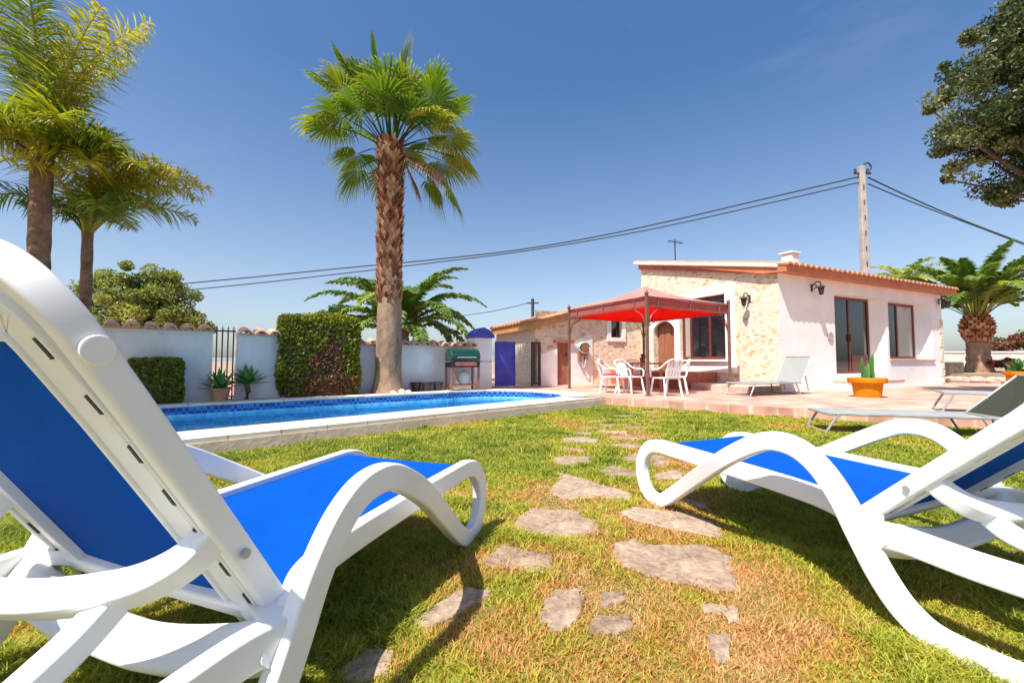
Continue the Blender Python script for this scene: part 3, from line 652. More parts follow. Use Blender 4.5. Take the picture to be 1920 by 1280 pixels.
# plaster surround of the side window and the arched door
m = MB(); a0, a1 = ws; z0, z1 = wsz; T = .045
m.box(-T, -.001, a0 - .32, a0, z0 - .38, z1 + .30); m.box(-T, -.001, a1, a1 + .22, z0 - .38, z1 - .2); m.box(-T, -.001, a0, a1, z0 - .38, z0 - .06)
m.add([(-T, a0, z1), (-T, a1 + .5, z1), (-T, a1 + .5, z1 + .12), (-T, a0, z1 + .30), (0, a0, z1), (0, a1 + .5, z1), (0, a1 + .5, z1 + .12), (0, a0, z1 + .3)], [(0, 3, 2, 1), (3, 7, 6, 2), (0, 1, 5, 4), (1, 2, 6, 5)])
m.box(-.12, -.001, a0 - .1, a1 + .1, z0 - .06, z0)
m.build('window_surround', M_plaster, house, bevel=.01)
m = MB(); ar = []
c = (ds_[0] + ds_[1]) / 2; hw = (ds_[1] - ds_[0]) / 2
for th in np.linspace(0, math.pi, 15): ar.append((c - math.cos(th) * hw, dsz[1] - hw * .8 + math.sin(th) * hw * .8))
for side in (0, 1):                                      # spandrels that make the square opening an arch
    pts = [p for p in ar if (p[0] <= c + 1e-6 if side == 0 else p[0] >= c - 1e-6)]
    cr_ = (ds_[side], dsz[1]); P = pts + [cr_]
    k = len(P); m.add([(-.02, p[0], p[1]) for p in P] + [(.1, p[0], p[1]) for p in P], [tuple(range(k))] + [(i, (i + 1) % k, k + (i + 1) % k, k + i) for i in range(k)])
m.box(-.03, 0, ds_[0] - .12, ds_[0], 0, dsz[1] + .1); m.box(-.03, 0, ds_[1], ds_[1] + .1, 0, dsz[1] + .1); m.box(-.03, 0, ds_[0], ds_[1], dsz[1], dsz[1] + .1)
m.build('arch_surround', M_plaster, house)
# doors and windows
def framed(name, Pf, a0, a1, z0, z1, fr, mulls, panes, depth0, fmat=M_wood, th=.06):
    """Pf maps (a, d, z); mulls: positions of inner uprights; panes: pane materials"""
    def bx(mb, l, r, b, t, d0, d1):
        mb.add([Pf(l, d0, b), Pf(r, d0, b), Pf(r, d1, b), Pf(l, d1, b), Pf(l, d0, t), Pf(r, d0, t), Pf(r, d1, t), Pf(l, d1, t)],
               [(0, 3, 2, 1), (4, 5, 6, 7), (0, 1, 5, 4), (1, 2, 6, 5), (2, 3, 7, 6), (3, 0, 4, 7)])
    mb = MB(); d0, d1 = depth0, depth0 + th
    bx(mb, a0, a0 + fr, z0, z1, d0, d1); bx(mb, a1 - fr, a1, z0, z1, d0, d1); bx(mb, a0 + fr, a1 - fr, z1 - fr, z1, d0, d1); bx(mb, a0 + fr, a1 - fr, z0, z0 + fr, d0, d1)
    o = MB
    xs = [a0 + fr] + [x for x in mulls] + [a1 - fr]
    for x in mulls: bx(mb, x - fr * .45, x + fr * .45, z0 + fr, z1 - fr, d0 + .004, d1 - .004)
    root = mb.build(name, fmat, house, bevel=.005)
    for i in range(len(xs) - 1):
        l = xs[i] + (fr * .45 if i else 0); r = xs[i + 1] - (fr * .45 if i < len(xs) - 2 else 0)
        pm = MB(); bx(pm, l, r, z0 + fr, z1 - fr, d0 + th * .5, d0 + th * .5 + .01); pm.build('pane', panes[i], root)
    return root
Pfront = lambda a, d, z: (a, d, z)
Pside = lambda a, d, z: (d, a, z)
dm = fx(1589, y=D)[0]
dr = framed('patio_door', Pfront, dr_i[0], dr_i[1], dz0, dz1, .075, [dm], [M_glass, M_glass], D - .07)
m = MB(); m.box(dm + .09, dr_i[1] - .09, D - .062, D - .045, dz0 + .075, dz0 + .55); m.build('lower_panel', M_wood, dr)
m = MB(); m.box(dm - .02, dm + .02, D - .10, D - .07, dz0 + .95, dz0 + 1.15); m.build('handle', M_iron, dr)
wm = fx(1679, y=D)[0]
framed('casement_window', Pfront, wn_i[0], wn_i[1], wz0, wz1, .08, [wm], [M_glass, M_cur], D - .07)
m = MB(); m.box(wn_o[0] - .02, wn_o[1] + .05, -.05, .02, wz0 - .05, wz0 - .004); m.build('window_sill', M_terrap, house, bevel=.008)
mz = lambda q: ws[0] + (ws[1] - ws[0]) * q
sw = framed('side_window', Pside, ws[0], ws[1], wsz[0], wsz[1], .09, [mz(.38), mz(.80)], [M_glass, M_glass, M_cur], .10)
ad = MB(); hh = dsz[1]
ad.box(.20, .26, ds_[0], ds_[1], 0, hh)
adr = ad.build('arched_door', M_wood2, house)
for k in range(3):
    q = MB(); q.box(.185, .2, ds_[0] + .08 + k * (ds_[1] - ds_[0] - .1) / 3, ds_[0] + .02 + (k + 1) * (ds_[1] - ds_[0] - .1) / 3, .12, hh - .15); q.build('door_board', M_wood2, adr, bevel=.006)
# door steps
m = MB(); m.box(dr_o[0] - .15, dr_o[1] + .1, -.34, -.002, -.05, dz0 * .5); m.box(dr_o[0] - .05, dr_o[1], -.002, D - .08, dz0 * .5, dz0 - .003); m.build('door_step', M_plaster, house, bevel=.01)
m = MB(); m.box(dr_o[0] - .17, dr_o[1] + .12, -.36, -.003, dz0 * .5 + .002, dz0 * .5 + .035); m.build('step_tread', M_terrap, house, bevel=.006)
# roof: wavy barrel tiles with orange fascia
def tile_roof(name, P, a0, a1, b0, b1, pitch, amp, zf, mat, parent, thick=.03):
    nw = max(2, int(round((a1 - a0) / pitch))); k = 8; m = MB(); na = nw * k; nb = 2
    prof = [abs(math.sin(math.pi * i / k)) ** .8 * amp for i in range(k)]
    vs = []
    for bb in (b0, b1):
        for i in range(na + 1): vs.append(P(a0 + (a1 - a0) * i / na, bb, zf(bb) + prof[i % k]))
    for bb in (b0, b1):
        for i in range(na + 1): vs.append(P(a0 + (a1 - a0) * i / na, bb, zf(bb) - thick + prof[i % k] * .6))
    s = na + 1
    fs = [(i, i + 1, s + i + 1, s + i) for i in range(na)] + [(2 * s + i, 3 * s + i, 3 * s + i + 1, 2 * s + i + 1) for i in range(na)]
    fs += [(i, 2 * s + i, 2 * s + i + 1, i + 1) for i in range(na)]
    m.add(vs, fs); return m.build(name, mat, parent)
RZ = lambda y: EZ + .20 + SLOPE * y
roof = tile_roof('roof', Pfront, -.16, FLEN + .32, -OH - .06, SLEN + .2, .235, .075, RZ, M_terra, house)
m = MB()
m.add([(-.14, -OH, EZ - .05), (FLEN + .3, -OH, EZ - .05), (FLEN + .3, -OH, EZ + .14), (-.14, -OH, EZ + .14), (-.14, 0.3, EZ - .003), (FLEN + .3, 0.3, EZ - .003), (FLEN + .3, SLEN, EZ + .15 + SLOPE * SLEN), (-.14, SLEN, EZ + .15 + SLOPE * SLEN), (FLEN + .3, 0.3, EZ + .2), (-.14, .3, EZ + .2)],
      [(0, 1, 2, 3), (0, 4, 5, 1), (1, 5, 8, 2), (0, 3, 9, 4), (5, 6, 8), (4, 9, 7)])
m.build('eave_fascia', M_fascia, house)
# verge of the stone side: brick row and white coping above
m = MB()
def slab(mb, x0, x1, y0, y1, zo0, zo1, mi=0):
    zs = lambda y, z: EZ + SLOPE * y + z
    mb.add([(x0, y0, zs(y0, zo0)), (x1, y0, zs(y0, zo0)), (x1, y1, zs(y1, zo0)), (x0, y1, zs(y1, zo0)), (x0, y0, zs(y0, zo1)), (x1, y0, zs(y0, zo1)), (x1, y1, zs(y1, zo1)), (x0, y1, zs(y1, zo1))],
           [(0, 3, 2, 1), (4, 5, 6, 7), (0, 1, 5, 4), (1, 2, 6, 5), (2, 3, 7, 6), (3, 0, 4, 7)], mi)
slab(m, -.10, .0, .02, SLEN + .02, -.06, .10); m.build('brick_verge', M_redtile, house)
m = MB(); slab(m, -.19, .12, -.1, SLEN + .2, .102, .205); m.build('verge_coping', M_cap, house, bevel=.02)
cpos = loc(at(1481, 488, 12.6)); m = MB()
m.box(cpos[0] - .17, cpos[0] + .17, cpos[1] - .17, cpos[1] + .17, cpos[2] - .5, cpos[2] + .17); m.box(cpos[0] - .22, cpos[0] + .22, cpos[1] - .22, cpos[1] + .22, cpos[2] + .171, cpos[2] + .23)
m.build('chimney', M_plaster, house, bevel=.03)
# wing
WL = -loc(onp(1004, 700, HB + e2 * SLEN, e2))[0]
wl, wr = -WL, -.001
wzl, wzr = fx(1004, 607, SLEN)[2], fx(1190, 562, SLEN)[2]
wslope = (wzr - wzl) / (fx(1190, 562, SLEN)[0] - wl)
wtop = lambda x: wzl + (x - wl) * wslope
wop = (fx(1145, 610, SLEN)[0], fx(1165, 610, SLEN)[0], fx(1150, 633, SLEN)[2], fx(1150, 590, SLEN)[2])
dop = (fx(1045, 640, SLEN)[0], fx(1067, 640, SLEN)[0], -.19, fx(1056, 643, SLEN)[2])
m = MB(); wall_grid(m, lambda a, z, d: (a, SLEN + d, z), wl, wr, wtop, [wop, dop], .2)
m.add([(wl, SLEN, -.2), (wl, yb, -.2), (wl, yb, wtop(wl)), (wl, SLEN, wtop(wl))], [(3, 2, 1, 0)]); m.add([(wl, yb, -.2), (wr, yb, -.2), (wr, yb, wtop(wr)), (wl, yb, wtop(wl))], [(3, 2, 1, 0)])
m.add([(wr, SLEN + .01, -.2), (wr, yb, -.2), (wr, yb, wtop(wr)), (wr, SLEN + .01, wtop(wr))], [(0, 1, 2, 3)]); m.build('wing_wall', M_stone, house)
Pw = lambda a, d, z: (a, SLEN + d, z)
framed('small_window', Pw, wop[0], wop[1], wop[2], wop[3], .04, [], [M_glass], .1)
m = MB(); q = .17
m.box(wop[0] - q, wop[0], SLEN - .04, SLEN - .001, wop[2] - .14, wop[3] + q); m.box(wop[1], wop[1] + q, SLEN - .04, SLEN - .001, wop[2] - .14, wop[3] + q); m.box(wop[0], wop[1], SLEN - .04, SLEN - .001, wop[3], wop[3] + q); m.box(wop[0], wop[1], SLEN - .06, SLEN - .001, wop[2] - .14, wop[2])
m.build('small_window_surround', M_plaster, house, bevel=.01)
m = MB(); m.box(dop[0], dop[1], SLEN + .08, SLEN + .13, 0, dop[3]); wd_ = m.build('wing_door', M_wood2, house)
m = MB(); m.box(dop[1] - .1, dop[1] - .06, SLEN + .05, SLEN + .08, .95, 1.05); m.build('handle', M_iron, wd_)
m = MB(); m.box(dop[0] - .14, dop[1] + .14, SLEN - .12, SLEN + .05, dop[3] + .002, dop[3] + .1); m.build('door_lintel', M_wood2, house, bevel=.01)
pr = fx(1110, 640, SLEN)[0]; pz0, pz1 = fx(1005, 668, SLEN)[2], fx(1108, 626, SLEN)[2]
m = MB()
ptop = lambda x: pz0 + (x - wl) / (pr - wl) * (pz1 - pz0)
for l, r in ((wl + .01, dop[0] - .02), (dop[1] + .02, pr)):
    m.add([(l, SLEN - .03, -.05), (r, SLEN - .03, -.05), (r, SLEN - .03, ptop(r)), (l, SLEN - .03, ptop(l)), (l, SLEN, -.05), (r, SLEN, -.05), (r, SLEN, ptop(r)), (l, SLEN, ptop(l))], [(0, 1, 2, 3), (3, 2, 6, 7), (1, 5, 6, 2), (0, 3, 7, 4)])
m.build('plaster_dado', M_plaster, house)
Pwr = lambda a, b, z: (b, SLEN + a, z)
tile_roof('wing_roof', Pwr, -.28, yb - SLEN, wl - .28, wr, .235, .08, lambda b: wtop(b) + .12, M_terra, house)
m = MB()
m.add([(wl - .22, SLEN - .22, wtop(wl - .22) - .13), (wr, SLEN - .22, wtop(wr) - .13), (wr, SLEN - .22, wtop(wr) + .115), (wl - .22, SLEN - .22, wtop(wl - .22) + .115), (wl - .22, SLEN - .001, wtop(wl - .22) - .13), (wr, SLEN - .001, wtop(wr) - .13), (wl - .22, yb, wtop(wl - .22) - .13), (wl - .22, yb, wtop(wl - .22) + .115)],
      [(0, 1, 2, 3), (0, 4, 5, 1), (0, 3, 7, 6)]); m.build('wing_fascia', M_wingf, house)
# red plinth in front of the stone side, pale stone ledge towards the corner
pl0, pl1 = sx_(1345)[1], SLEN - .02
m = MB(); m.box(-1.5, -.05, pl0, pl1 - .1, -.05, .46); tag(m.build('planter_bench', M_redtile, house, bevel=.015), None)
m = MB(); m.box(-1.15, -.05, sx_(1463)[1], pl0 - .02, -.05, .17); m.build('stone_ledge', M_rock, house, bevel=.03)
# wall lanterns: things that hang on the wall
def lantern(P, ang, label):
    t = thing('wall_lantern', label, 'lantern', P, ang, 'black iron wall lanterns on the house')
    m = MB(); m.box(-.03, .03, -.02, 0, -.10, .10); m.build('wall_plate', M_iron, t, bevel=.005)
    m = MB(); m.tube(spline([(0, -.01, .03), (0, -.12, .14), (0, -.22, .12), (0, -.24, .04)], 5), .016, 6); m.tube(spline([(0, -.01, -.05), (0, -.10, -.02), (0, -.12, .06), (0, -.07, .08)], 5), .012, 6); m.build('bracket', M_iron, t, smooth=True)
    m = MB(); m.lathe([(.02, .05), (.10, .0), (.105, -.015), (.03, -.02)], 8, (0, -.24, 0)); m.build('hood', M_iron, t)
    m = MB(); m.lathe([(.075, -.02), (.05, -.2), (.02, -.22)], 8, (0, -.24, 0)); m.build('lamp_glass', M_dark, t)
    return t
def wpt(x, y, z): return HB + e1 * x + e2 * y + np.array((0, 0, z))
a = fx(1521, 540); lantern(wpt(a[0], -.004, a[2]), HA, 'black iron lantern on the white wall left of the patio door')
a = fx(1757, 566); lantern(wpt(a[0], -.03, a[2]), HA, 'black iron lantern by the outer white corner right of the window')
a = sx_(1406, 560); lantern(wpt(-.006, a[1], a[2]), HA - math.pi / 2, 'dark lantern on the stone wall between gazebo and corner')
a = fx(1556, 631); m = MB(); m.lathe([(.02, 0), (.10, .01), (.13, .02), (.12, .035), (.02, .03)], 14)
o = m.build('wall_plaque', M_cur); o.location = tuple(wpt(a[0], -.0, a[2])); o.rotation_euler = (R(90), 0, HA); tag(o, 'small pale oval plaque on the white wall beside the patio door', 'plaque')
# hose coil on the wing wall
a = fx(1091, 655, SLEN - .04); t = thing('hose_reel', 'pale green garden hose coiled on a brown wall reel beside the wing door', 'hose reel', wpt(a[0], SLEN - .034, a[2]), HA)
m = MB()
for k in range(5): m.tube([((.2 + .014 * (k % 3)) * math.cos(q), -.06 - .03 * k, .06 + (.17 + .012 * (k % 2)) * math.sin(q)) for q in np.linspace(0, 6.283, 22)], .022, 6)
m.build('hose', M_pipe, t, smooth=True)
m = MB(); m.sweep([(0, 0, .06), (0, -.21, .06)], [(.14 * math.cos(q), .14 * math.sin(q)) for q in np.linspace(0, 6.283, 17)[:-1]], (0, 0, 1)); m.box(-.17, -.11, -.12, 0, -.4, -.1); m.box(.09, .15, -.12, 0, -.35, -.1); m.box(-.16, .15, -.13, -.002, -.2, -.08)
m.build('reel_body', M_wood2, t); m = MB(); m.tube(spline([(.1, -.1, -.1), (.05, -.14, -.45), (0, -.1, -.6), (-.04, -.08, -.45)], 6), .018, 6); m.build('hanging_hose', M_pipe, t, smooth=True)
# tv antenna on the roof
P = at(1266, 487, 14.6); t = thing('tv_antenna', 'thin grey television antenna on the main roof', 'antenna', P)
m = MB(); m.tube([(0, 0, -.3), (0, 0, .72)], .022, 6); m.build('mast', M_iron, t)
m = MB(); m.tube([(-.25, -.05, .66), (.3, .05, .6)], .014, 5)
for k in range(6): x = -.22 + k * .09; m.tube([(x - .03, -.18, .655 - k * .011), (x + .03, .18, .655 - k * .011)], .01, 4)
m.build('boom', M_iron, t)

# ------------------------------------------------------------------ gazebo
GF = g(1215, 742, TZ)[:2]; GL = g(1067, 728, TZ)[:2]; dgl = GL - GF; Lg = np.linalg.norm(dgl); dgl /= Lg; dgr = np.array([dgl[1], -dgl[0]]); Lg = 2.95
gc = GF + (dgl + dgr) * Lg / 2; gaz = thing('garden_gazebo', 'square gazebo with red fabric canopy on slim brown posts', 'gazebo', (gc[0], gc[1], TZ), math.atan2(dgr[1], dgr[0]))
h = Lg / 2; ZB, ZT, ZP = 2.03, 2.25, 2.84
for sx in (-1, 1):
    for sy in (-1, 1):
        m = MB(); zb = .17 if (sx, sy) == (1, -1) else 0
        m.box(sx * h - .03, sx * h + .03, sy * h - .03, sy * h + .03, zb, ZT + .06); m.build('post', M_brown, gaz, bevel=.006)
        m = MB(); m.lathe([(.05, 0), (.05, .03), (.015, .09), (.0, .1)], 8, (sx * h, sy * h, ZT + .061)); m.build('post_finial', M_brown, gaz); m = MB(); m.box(sx * h - .07, sx * h + .07, sy * h - .07, sy * h + .07, zb + .001, zb + .015); m.build('foot_plate', M_brown, gaz)
m = MB()
for sx, sy, ex, ey in ((-1, -1, 1, -1), (1, -1, 1, 1), (1, 1, -1, 1), (-1, 1, -1, -1)):
    a = np.array((sx * h, sy * h, 0.)); b = np.array((ex * h, ey * h, 0.)); d = (b - a) / np.linalg.norm(b - a); a += d * .03; b -= d * .03
    for z in (ZB, ZT): m.sweep([a + (0, 0, z), b + (0, 0, z)], rrect(.035, .035, .006, 2))
    for q in np.linspace(.12, .88, 3): p = a + (b - a) * q; m.tube([p + (0, 0, ZB), p + (0, 0, ZT)], .014, 5)
    p = a + d * .0; m.tube(spline([p + (0, 0, ZB - .5), p + d * .12 + (0, 0, ZB - .2), p + d * .42 + (0, 0, ZB)], 5), .012, 5)
    p = b; m.tube(spline([p + (0, 0, ZB - .5), p - d * .12 + (0, 0, ZB - .2), p - d * .42 + (0, 0, ZB)], 5), .012, 5)
m.build('frame_rail', M_brown, gaz)
cor = [(-h, -h), (h, -h), (h, h), (-h, h)]
def cano(zed, zpk, ins, mat, name, vent=.0):
    m = MB(); vs = []; n2 = 10
    for (a, b) in ((0, 1), (1, 2), (2, 3), (3, 0)):
        A = np.array(cor[a]) * ins; B_ = np.array(cor[b]) * ins; o = len(m.v); V2 = []
        for i in range(n2 + 1):
            u = i / n2
            for j in range(n2 + 1):
                p = (A + (B_ - A) * j / n2) * (1 - u); z = zed + (zpk - zed) * u - .07 * math.sin(math.pi * u) - .04 * (1 - u) * math.sin(math.pi * j / n2)
                V2.append((p[0], p[1], z))
        m.add(V2, [(i * (n2 + 1) + j, i * (n2 + 1) + j + 1, (i + 1) * (n2 + 1) + j + 1, (i + 1) * (n2 + 1) + j) for i in range(n2) for j in range(n2)])
    return m.build(name, mat, gaz, smooth=True)
cano(ZB + .02, ZP - .06, .97, M_canopy, 'canopy_lining')
cano(ZT + .03, ZP, 1.0, M_cantop, 'canopy_top')
m = MB()
for i in range(4):
    a, b = np.array(cor[i]), np.array(cor[(i + 1) % 4]); k = 14
    P = [a + (b - a) * j / k for j in range(k + 1)]
    m.add([(p[0] * .985, p[1] * .985, ZT - .02) for p in P] + [(p[0] * .985, p[1] * .985, ZB + .03 + .012 * math.sin(j * 2.2)) for j, p in enumerate(P)], [(j, j + 1, k + 2 + j, k + 1 + j) for j in range(k)])
m.build('valance', M_valance, gaz)

# ------------------------------------------------------------------ patio table and chairs
tpx = (g(1225, 733, TZ)); tb = thing('patio_table', 'brown patio table under the red gazebo', 'table', (tpx[0] + .1, tpx[1] + .5, TZ), R(62))
m = MB(); m.box(-.75, .75, -.45, .45, .70, .74); m.build('table_top', M_wood2, tb, bevel=.01)
for sx in (-1, 1):
    for sy in (-1, 1): m = MB(); m.box(sx * .66 - .03, sx * .66 + .03, sy * .37 - .03, sy * .37 + .03, 0, .70); m.build('leg', M_wood2, tb)
TBL = np.array([tpx[0] + .1, tpx[1] + .5, TZ])
t = thing('potted_plant', 'small brown pot with green sprigs on the patio table', 'potted plant', TBL + (-.25, -.1, .742))
m = MB(); m.lathe([(.05, 0), (.085, .13), (.09, .14), (.07, .14), (.06, .11)], 12); m.build('pot', M_wood2, t, smooth=True)
m = MB()
for k in range(26):
    a = random.uniform(0, 6.28); e = random.uniform(.3, 1.4); L = random.uniform(.1, .2); d = np.array((math.cos(a) * math.cos(e), math.sin(a) * math.cos(e), math.sin(e))); s = np.array((-d[1], d[0], 0)) * .1; p = np.array((0, 0, .13))
    m.add([p, p + d * L * .5 + s * .3, p + d * L, p + d * L * .5 - s * .3], [(0, 1, 2, 3)], 0, random.random() * .7)
m.build('foliage', M_hedge, t, tint=True)
def make_chair():
    t = thing('patio_chair', 'x', 'chair', (0, 0, 0), 0, 'white plastic chairs around the patio table')
    m = MB(); m.box(-.24, .24, -.23, .24, .42, .45); m.build('seat', M_white, t, bevel=.015)
    m = MB()
    for k in range(5): x = -.18 + k * .09; m.add([(x - .03, .23, .45), (x + .03, .23, .45), (x + .03, .255, .45), (x - .03, .255, .45), (x - .03, .33, .84), (x + .03, .33, .84), (x + .03, .35, .84), (x - .03, .35, .84)], [(0, 3, 2, 1), (4, 5, 6, 7), (0, 1, 5, 4), (1, 2, 6, 5), (2, 3, 7, 6), (3, 0, 4, 7)])
    m.sweep(spline([(-.25, .30, .80), (-.15, .335, .87), (0, .345, .9), (.15, .335, .87), (.25, .30, .80)], 4), rrect(.03, .06, .01)); m.build('backrest', M_white, t)
    for s in (-1, 1):
        m = MB(); m.sweep(spline([(s * .26, .30, .80), (s * .28, .1, .67), (s * .28, -.15, .65), (s * .27, -.24, .60), (s * .25, -.25, .45)], 4), rrect(.045, .025, .008), (1, 0, 0)); m.build('armrest', M_white, t)
        for y in (-1, 1): m = MB(); m.sweep([(s * .22, y * .2, .43), (s * .26, y * .27, 0)], rrect(.045, .035, .008)); m.build('leg', M_white, t)
    return t
ch0 = make_chair()
def rot2(x, y, a): return np.array((x * math.cos(a) - y * math.sin(a), x * math.sin(a) + y * math.cos(a), 0))
chairs = [(g(1148, 736, TZ), R(60), 'white plastic patio chair with a red cushion, farthest to the left under the gazebo', True),
          (g(1181, 737, TZ), R(35), 'white plastic patio chair just right of the one with the red cushion', False),
          (g(1246, 741, TZ) + (0, -.1, 0), R(200), 'white plastic patio chair standing in front of the table beside the front post', False),
          (g(1268, 737, TZ), R(-110), 'white plastic patio chair farthest to the right, against the red plinth', False),
          (TBL + (-.1, .95, 0), R(5), 'white plastic patio chair behind the table, mostly hidden', False)]
for i, (p, a, lab, cu) in enumerate(chairs):
    c = ch0 if i == 0 else copy_tree(ch0)
    c.location = (p[0], p[1], TZ); c.rotation_euler = (0, 0, a); c['label'] = lab; c.scale = (.92, .92, .92)
p, a = chairs[0][0], chairs[0][1]
m = MB(); m.box(-.2, .2, -.19, .19, 0, .06); o = m.build('seat_cushion', M_cushion, bevel=.02); o.location = (p[0], p[1], TZ + .452 * .92); o.rotation_euler = (0, 0, a); tag(o, 'faded red cushion on the leftmost white patio chair', 'cushion')

# ------------------------------------------------------------------ tube loungers near the house and on the lawn edge
def tube_lounger(A, B_, z0, wid, back_ang, label, sling, back_sling, backlen=.65, seat_h=.3):
    """A foot, B_ head on the ground"""
    A = np.array(A[:2]); B_ = np.array(B_[:2]); L = np.linalg.norm(B_ - A); d = (B_ - A) / L
    t = thing('tube_lounger', label, 'sun lounger', (A[0], A[1], z0), math.atan2(d[1], d[0]), 'grey tube loungers with mesh slings')
    hw = wid / 2; xb = L - .02; bx, bz = xb + backlen * math.cos(back_ang), seat_h + backlen * math.sin(back_ang)
    m = MB()
    for s in (-1, 1): m.tube([(0, s * hw, seat_h), (xb, s * hw, seat_h)], .017, 6)
    m.tube([(0, -hw, seat_h), (0, hw, seat_h)], .017, 6); m.tube([(xb, -hw, seat_h), (xb, hw, seat_h)], .015, 6); m.build('seat_frame', M_metal, t)
    for x, dx in ((.12, -.14), (xb - .2, .12)):
        m = MB(); m.tube(spline([(x, -hw, seat_h), (x + dx, -hw, .03), (x + dx, -hw + .04, .016), (x + dx, hw - .04, .016), (x + dx, hw, .03), (x, hw, seat_h)], 5), .015, 6); m.build('leg', M_metal, t)
    m = MB(); m.tube([(xb, -hw, seat_h), (bx, -hw, bz), (bx, hw, bz), (xb, hw, seat_h)], .017, 6); bf = m.build('backrest_frame', M_metal, t)
    m = MB(); m.tube([(xb + .4 * (bx - xb), -hw * .9, seat_h + .4 * (bz - seat_h)), (xb + .28, -hw * .9, .08)], .013, 6); m.tube([(xb + .4 * (bx - xb), hw * .9, seat_h + .4 * (bz - seat_h)), (xb + .28, hw * .9, .08)], .013, 6); m.build('prop', M_metal, t)
    m = MB(); k = 8
    vs = []
    for i in range(k + 1):
        for j in range(5): q = j / 2 - 1; vs.append((.02 + (xb - .04) * i / k, q * (hw - .01), seat_h - .03 * (1 - q * q)))
    m.add(vs, [(i * 5 + j, (i + 1) * 5 + j, (i + 1) * 5 + j + 1, i * 5 + j + 1) for i in range(k) for j in range(4)]); m.build('seat_sling', sling, t, smooth=True)
    m = MB(); n_ = np.array((-math.sin(back_ang), 0, math.cos(back_ang))) * -.02
    m.add([(xb, -hw + .01, seat_h), (xb, hw - .01, seat_h), (bx, hw - .01, bz), (bx, -hw + .01, bz)] + [(xb + (bx - xb) * .5 - n_[0] * -1, 0, seat_h + (bz - seat_h) * .5 + n_[2])], [(0, 1, 4), (1, 2, 4), (2, 3, 4), (3, 0, 4)]); m.build('back_sling', back_sling, bf)
    return t
tube_lounger(g(1385, 741.5, TZ), g(1480, 737.5, TZ), TZ, .64, R(58), 'pale grey mesh lounger with raised back in front of the stone corner', M_mesh, M_mesh, .72, .28)
tube_lounger(g(1535, 806, .0), g(1850, 818, .0), .0, .6, R(42), 'flat tube lounger with dark olive raised back on the lawn edge', M_mesh, M_meshd, .75, .26)
tube_lounger(g(1762, 770, TZ), g(1925, 778, TZ), TZ, .62, R(20), 'pale tube lounger on the terrace behind the olive backed one', M_mesh, M_mesh, .6, .30)

# ------------------------------------------------------------------ pots
def pot(P, s, label, plant):
    t = thing('flower_pot', label, 'flower pot', P, random.uniform(0, 3), None)
    m = MB(); m.lathe([(.30 * s, 0), (.31 * s, .02 * s), (.36 * s, .40 * s), (.44 * s, .41 * s), (.45 * s, .43 * s), (.46 * s, .53 * s), (.45 * s, .55 * s), (.40 * s, .55 * s), (.38 * s, .48 * s), (.02, .47 * s)], 28); b = m.build('pot', M_orange, t, bevel=.004)
    m = MB(); m.lathe([(.37 * s, .475 * s), (.2 * s, .50 * s), (.01, .505 * s)], 16); m.build('soil', M_soil, t)
    m = MB()
    if plant == 'cactus':
        for k in range(7):
            x, y = random.uniform(-.16, .16) * s, random.uniform(-.16, .16) * s; hh = random.uniform(.35, .75) * s; r = .038 * s
            n3 = 10; pr_ = [(r * (1 if i % 2 else .72) * math.cos(6.283 * i / n3), r * (1 if i % 2 else .72) * math.sin(6.283 * i / n3)) for i in range(n3)]
            o = len(m.f); m.sweep([(x, y, .45 * s), (x, y, .5 * s + hh * .8), (x, y, .5 * s + hh * .95), (x, y, .5 * s + hh)], pr_, (1, 0, 0), scale=[.9, 1, .7, .15]); m.t[o:] = [random.uniform(.2, .9)] * (len(m.f) - o)
        for k in range(16):
            a = random.uniform(0, 6.28); e = random.uniform(.5, 1.3); L = random.uniform(.3, .6) * s; d = np.array((math.cos(a) * math.cos(e), math.sin(a) * math.cos(e), math.sin(e))); q = np.array((-math.sin(a), math.cos(a), 0)) * .025 * s; p = np.array((0, 0, .48 * s))
            m.add([p - q, p + q, p + d * L], [(0, 1, 2)], 0, random.random())
    else:
        for k in range(90):
            a = random.uniform(0, 6.28); e = random.uniform(.1, 1.4); L = random.uniform(.2, .5) * s; d = np.array((math.cos(a) * math.cos(e), math.sin(a) * math.cos(e), math.sin(e))); q = np.array((-math.sin(a), math.cos(a), 0)) * .05 * s; p = np.array((0, 0, .48 * s)) + d * L * .4
            m.add([p, p + d * L * .5 + q, p + d * L, p + d * L * .5 - q], [(0, 1, 2, 3)], 0, random.random())
    m.build('plant', M_aloe, t, tint=True)
pot(g(1627, 744, TZ), .76, 'large orange pot with a tall green cactus in front of the patio door', 'cactus')
pot(g(1910, 721, TZ), .8, 'orange pot with leafy green plant at the far right of the terrace', 'leafy')
t_dp = [(780, 734), (800, 734), (821, 733)]
for i, (x, y) in enumerate(t_dp):
    P = g(x, y, TZ); t = thing('plant_pot', ('leftmost', 'middle', 'rightmost')[i] + ' of three small dark pots at the foot of the white wall', 'flower pot', P, 0, 'small dark pots by the garden wall')
    m = MB(); m.lathe([(.09, 0), (.13, .2), (.145, .2), (.145, .24), (.12, .24), (.11, .19), (.01, .19)], 14); m.build('pot', M_pot, t)
    m = MB(); m.lathe([(.11, .192), (.01, .2)], 10); m.build('soil', M_soil, t)

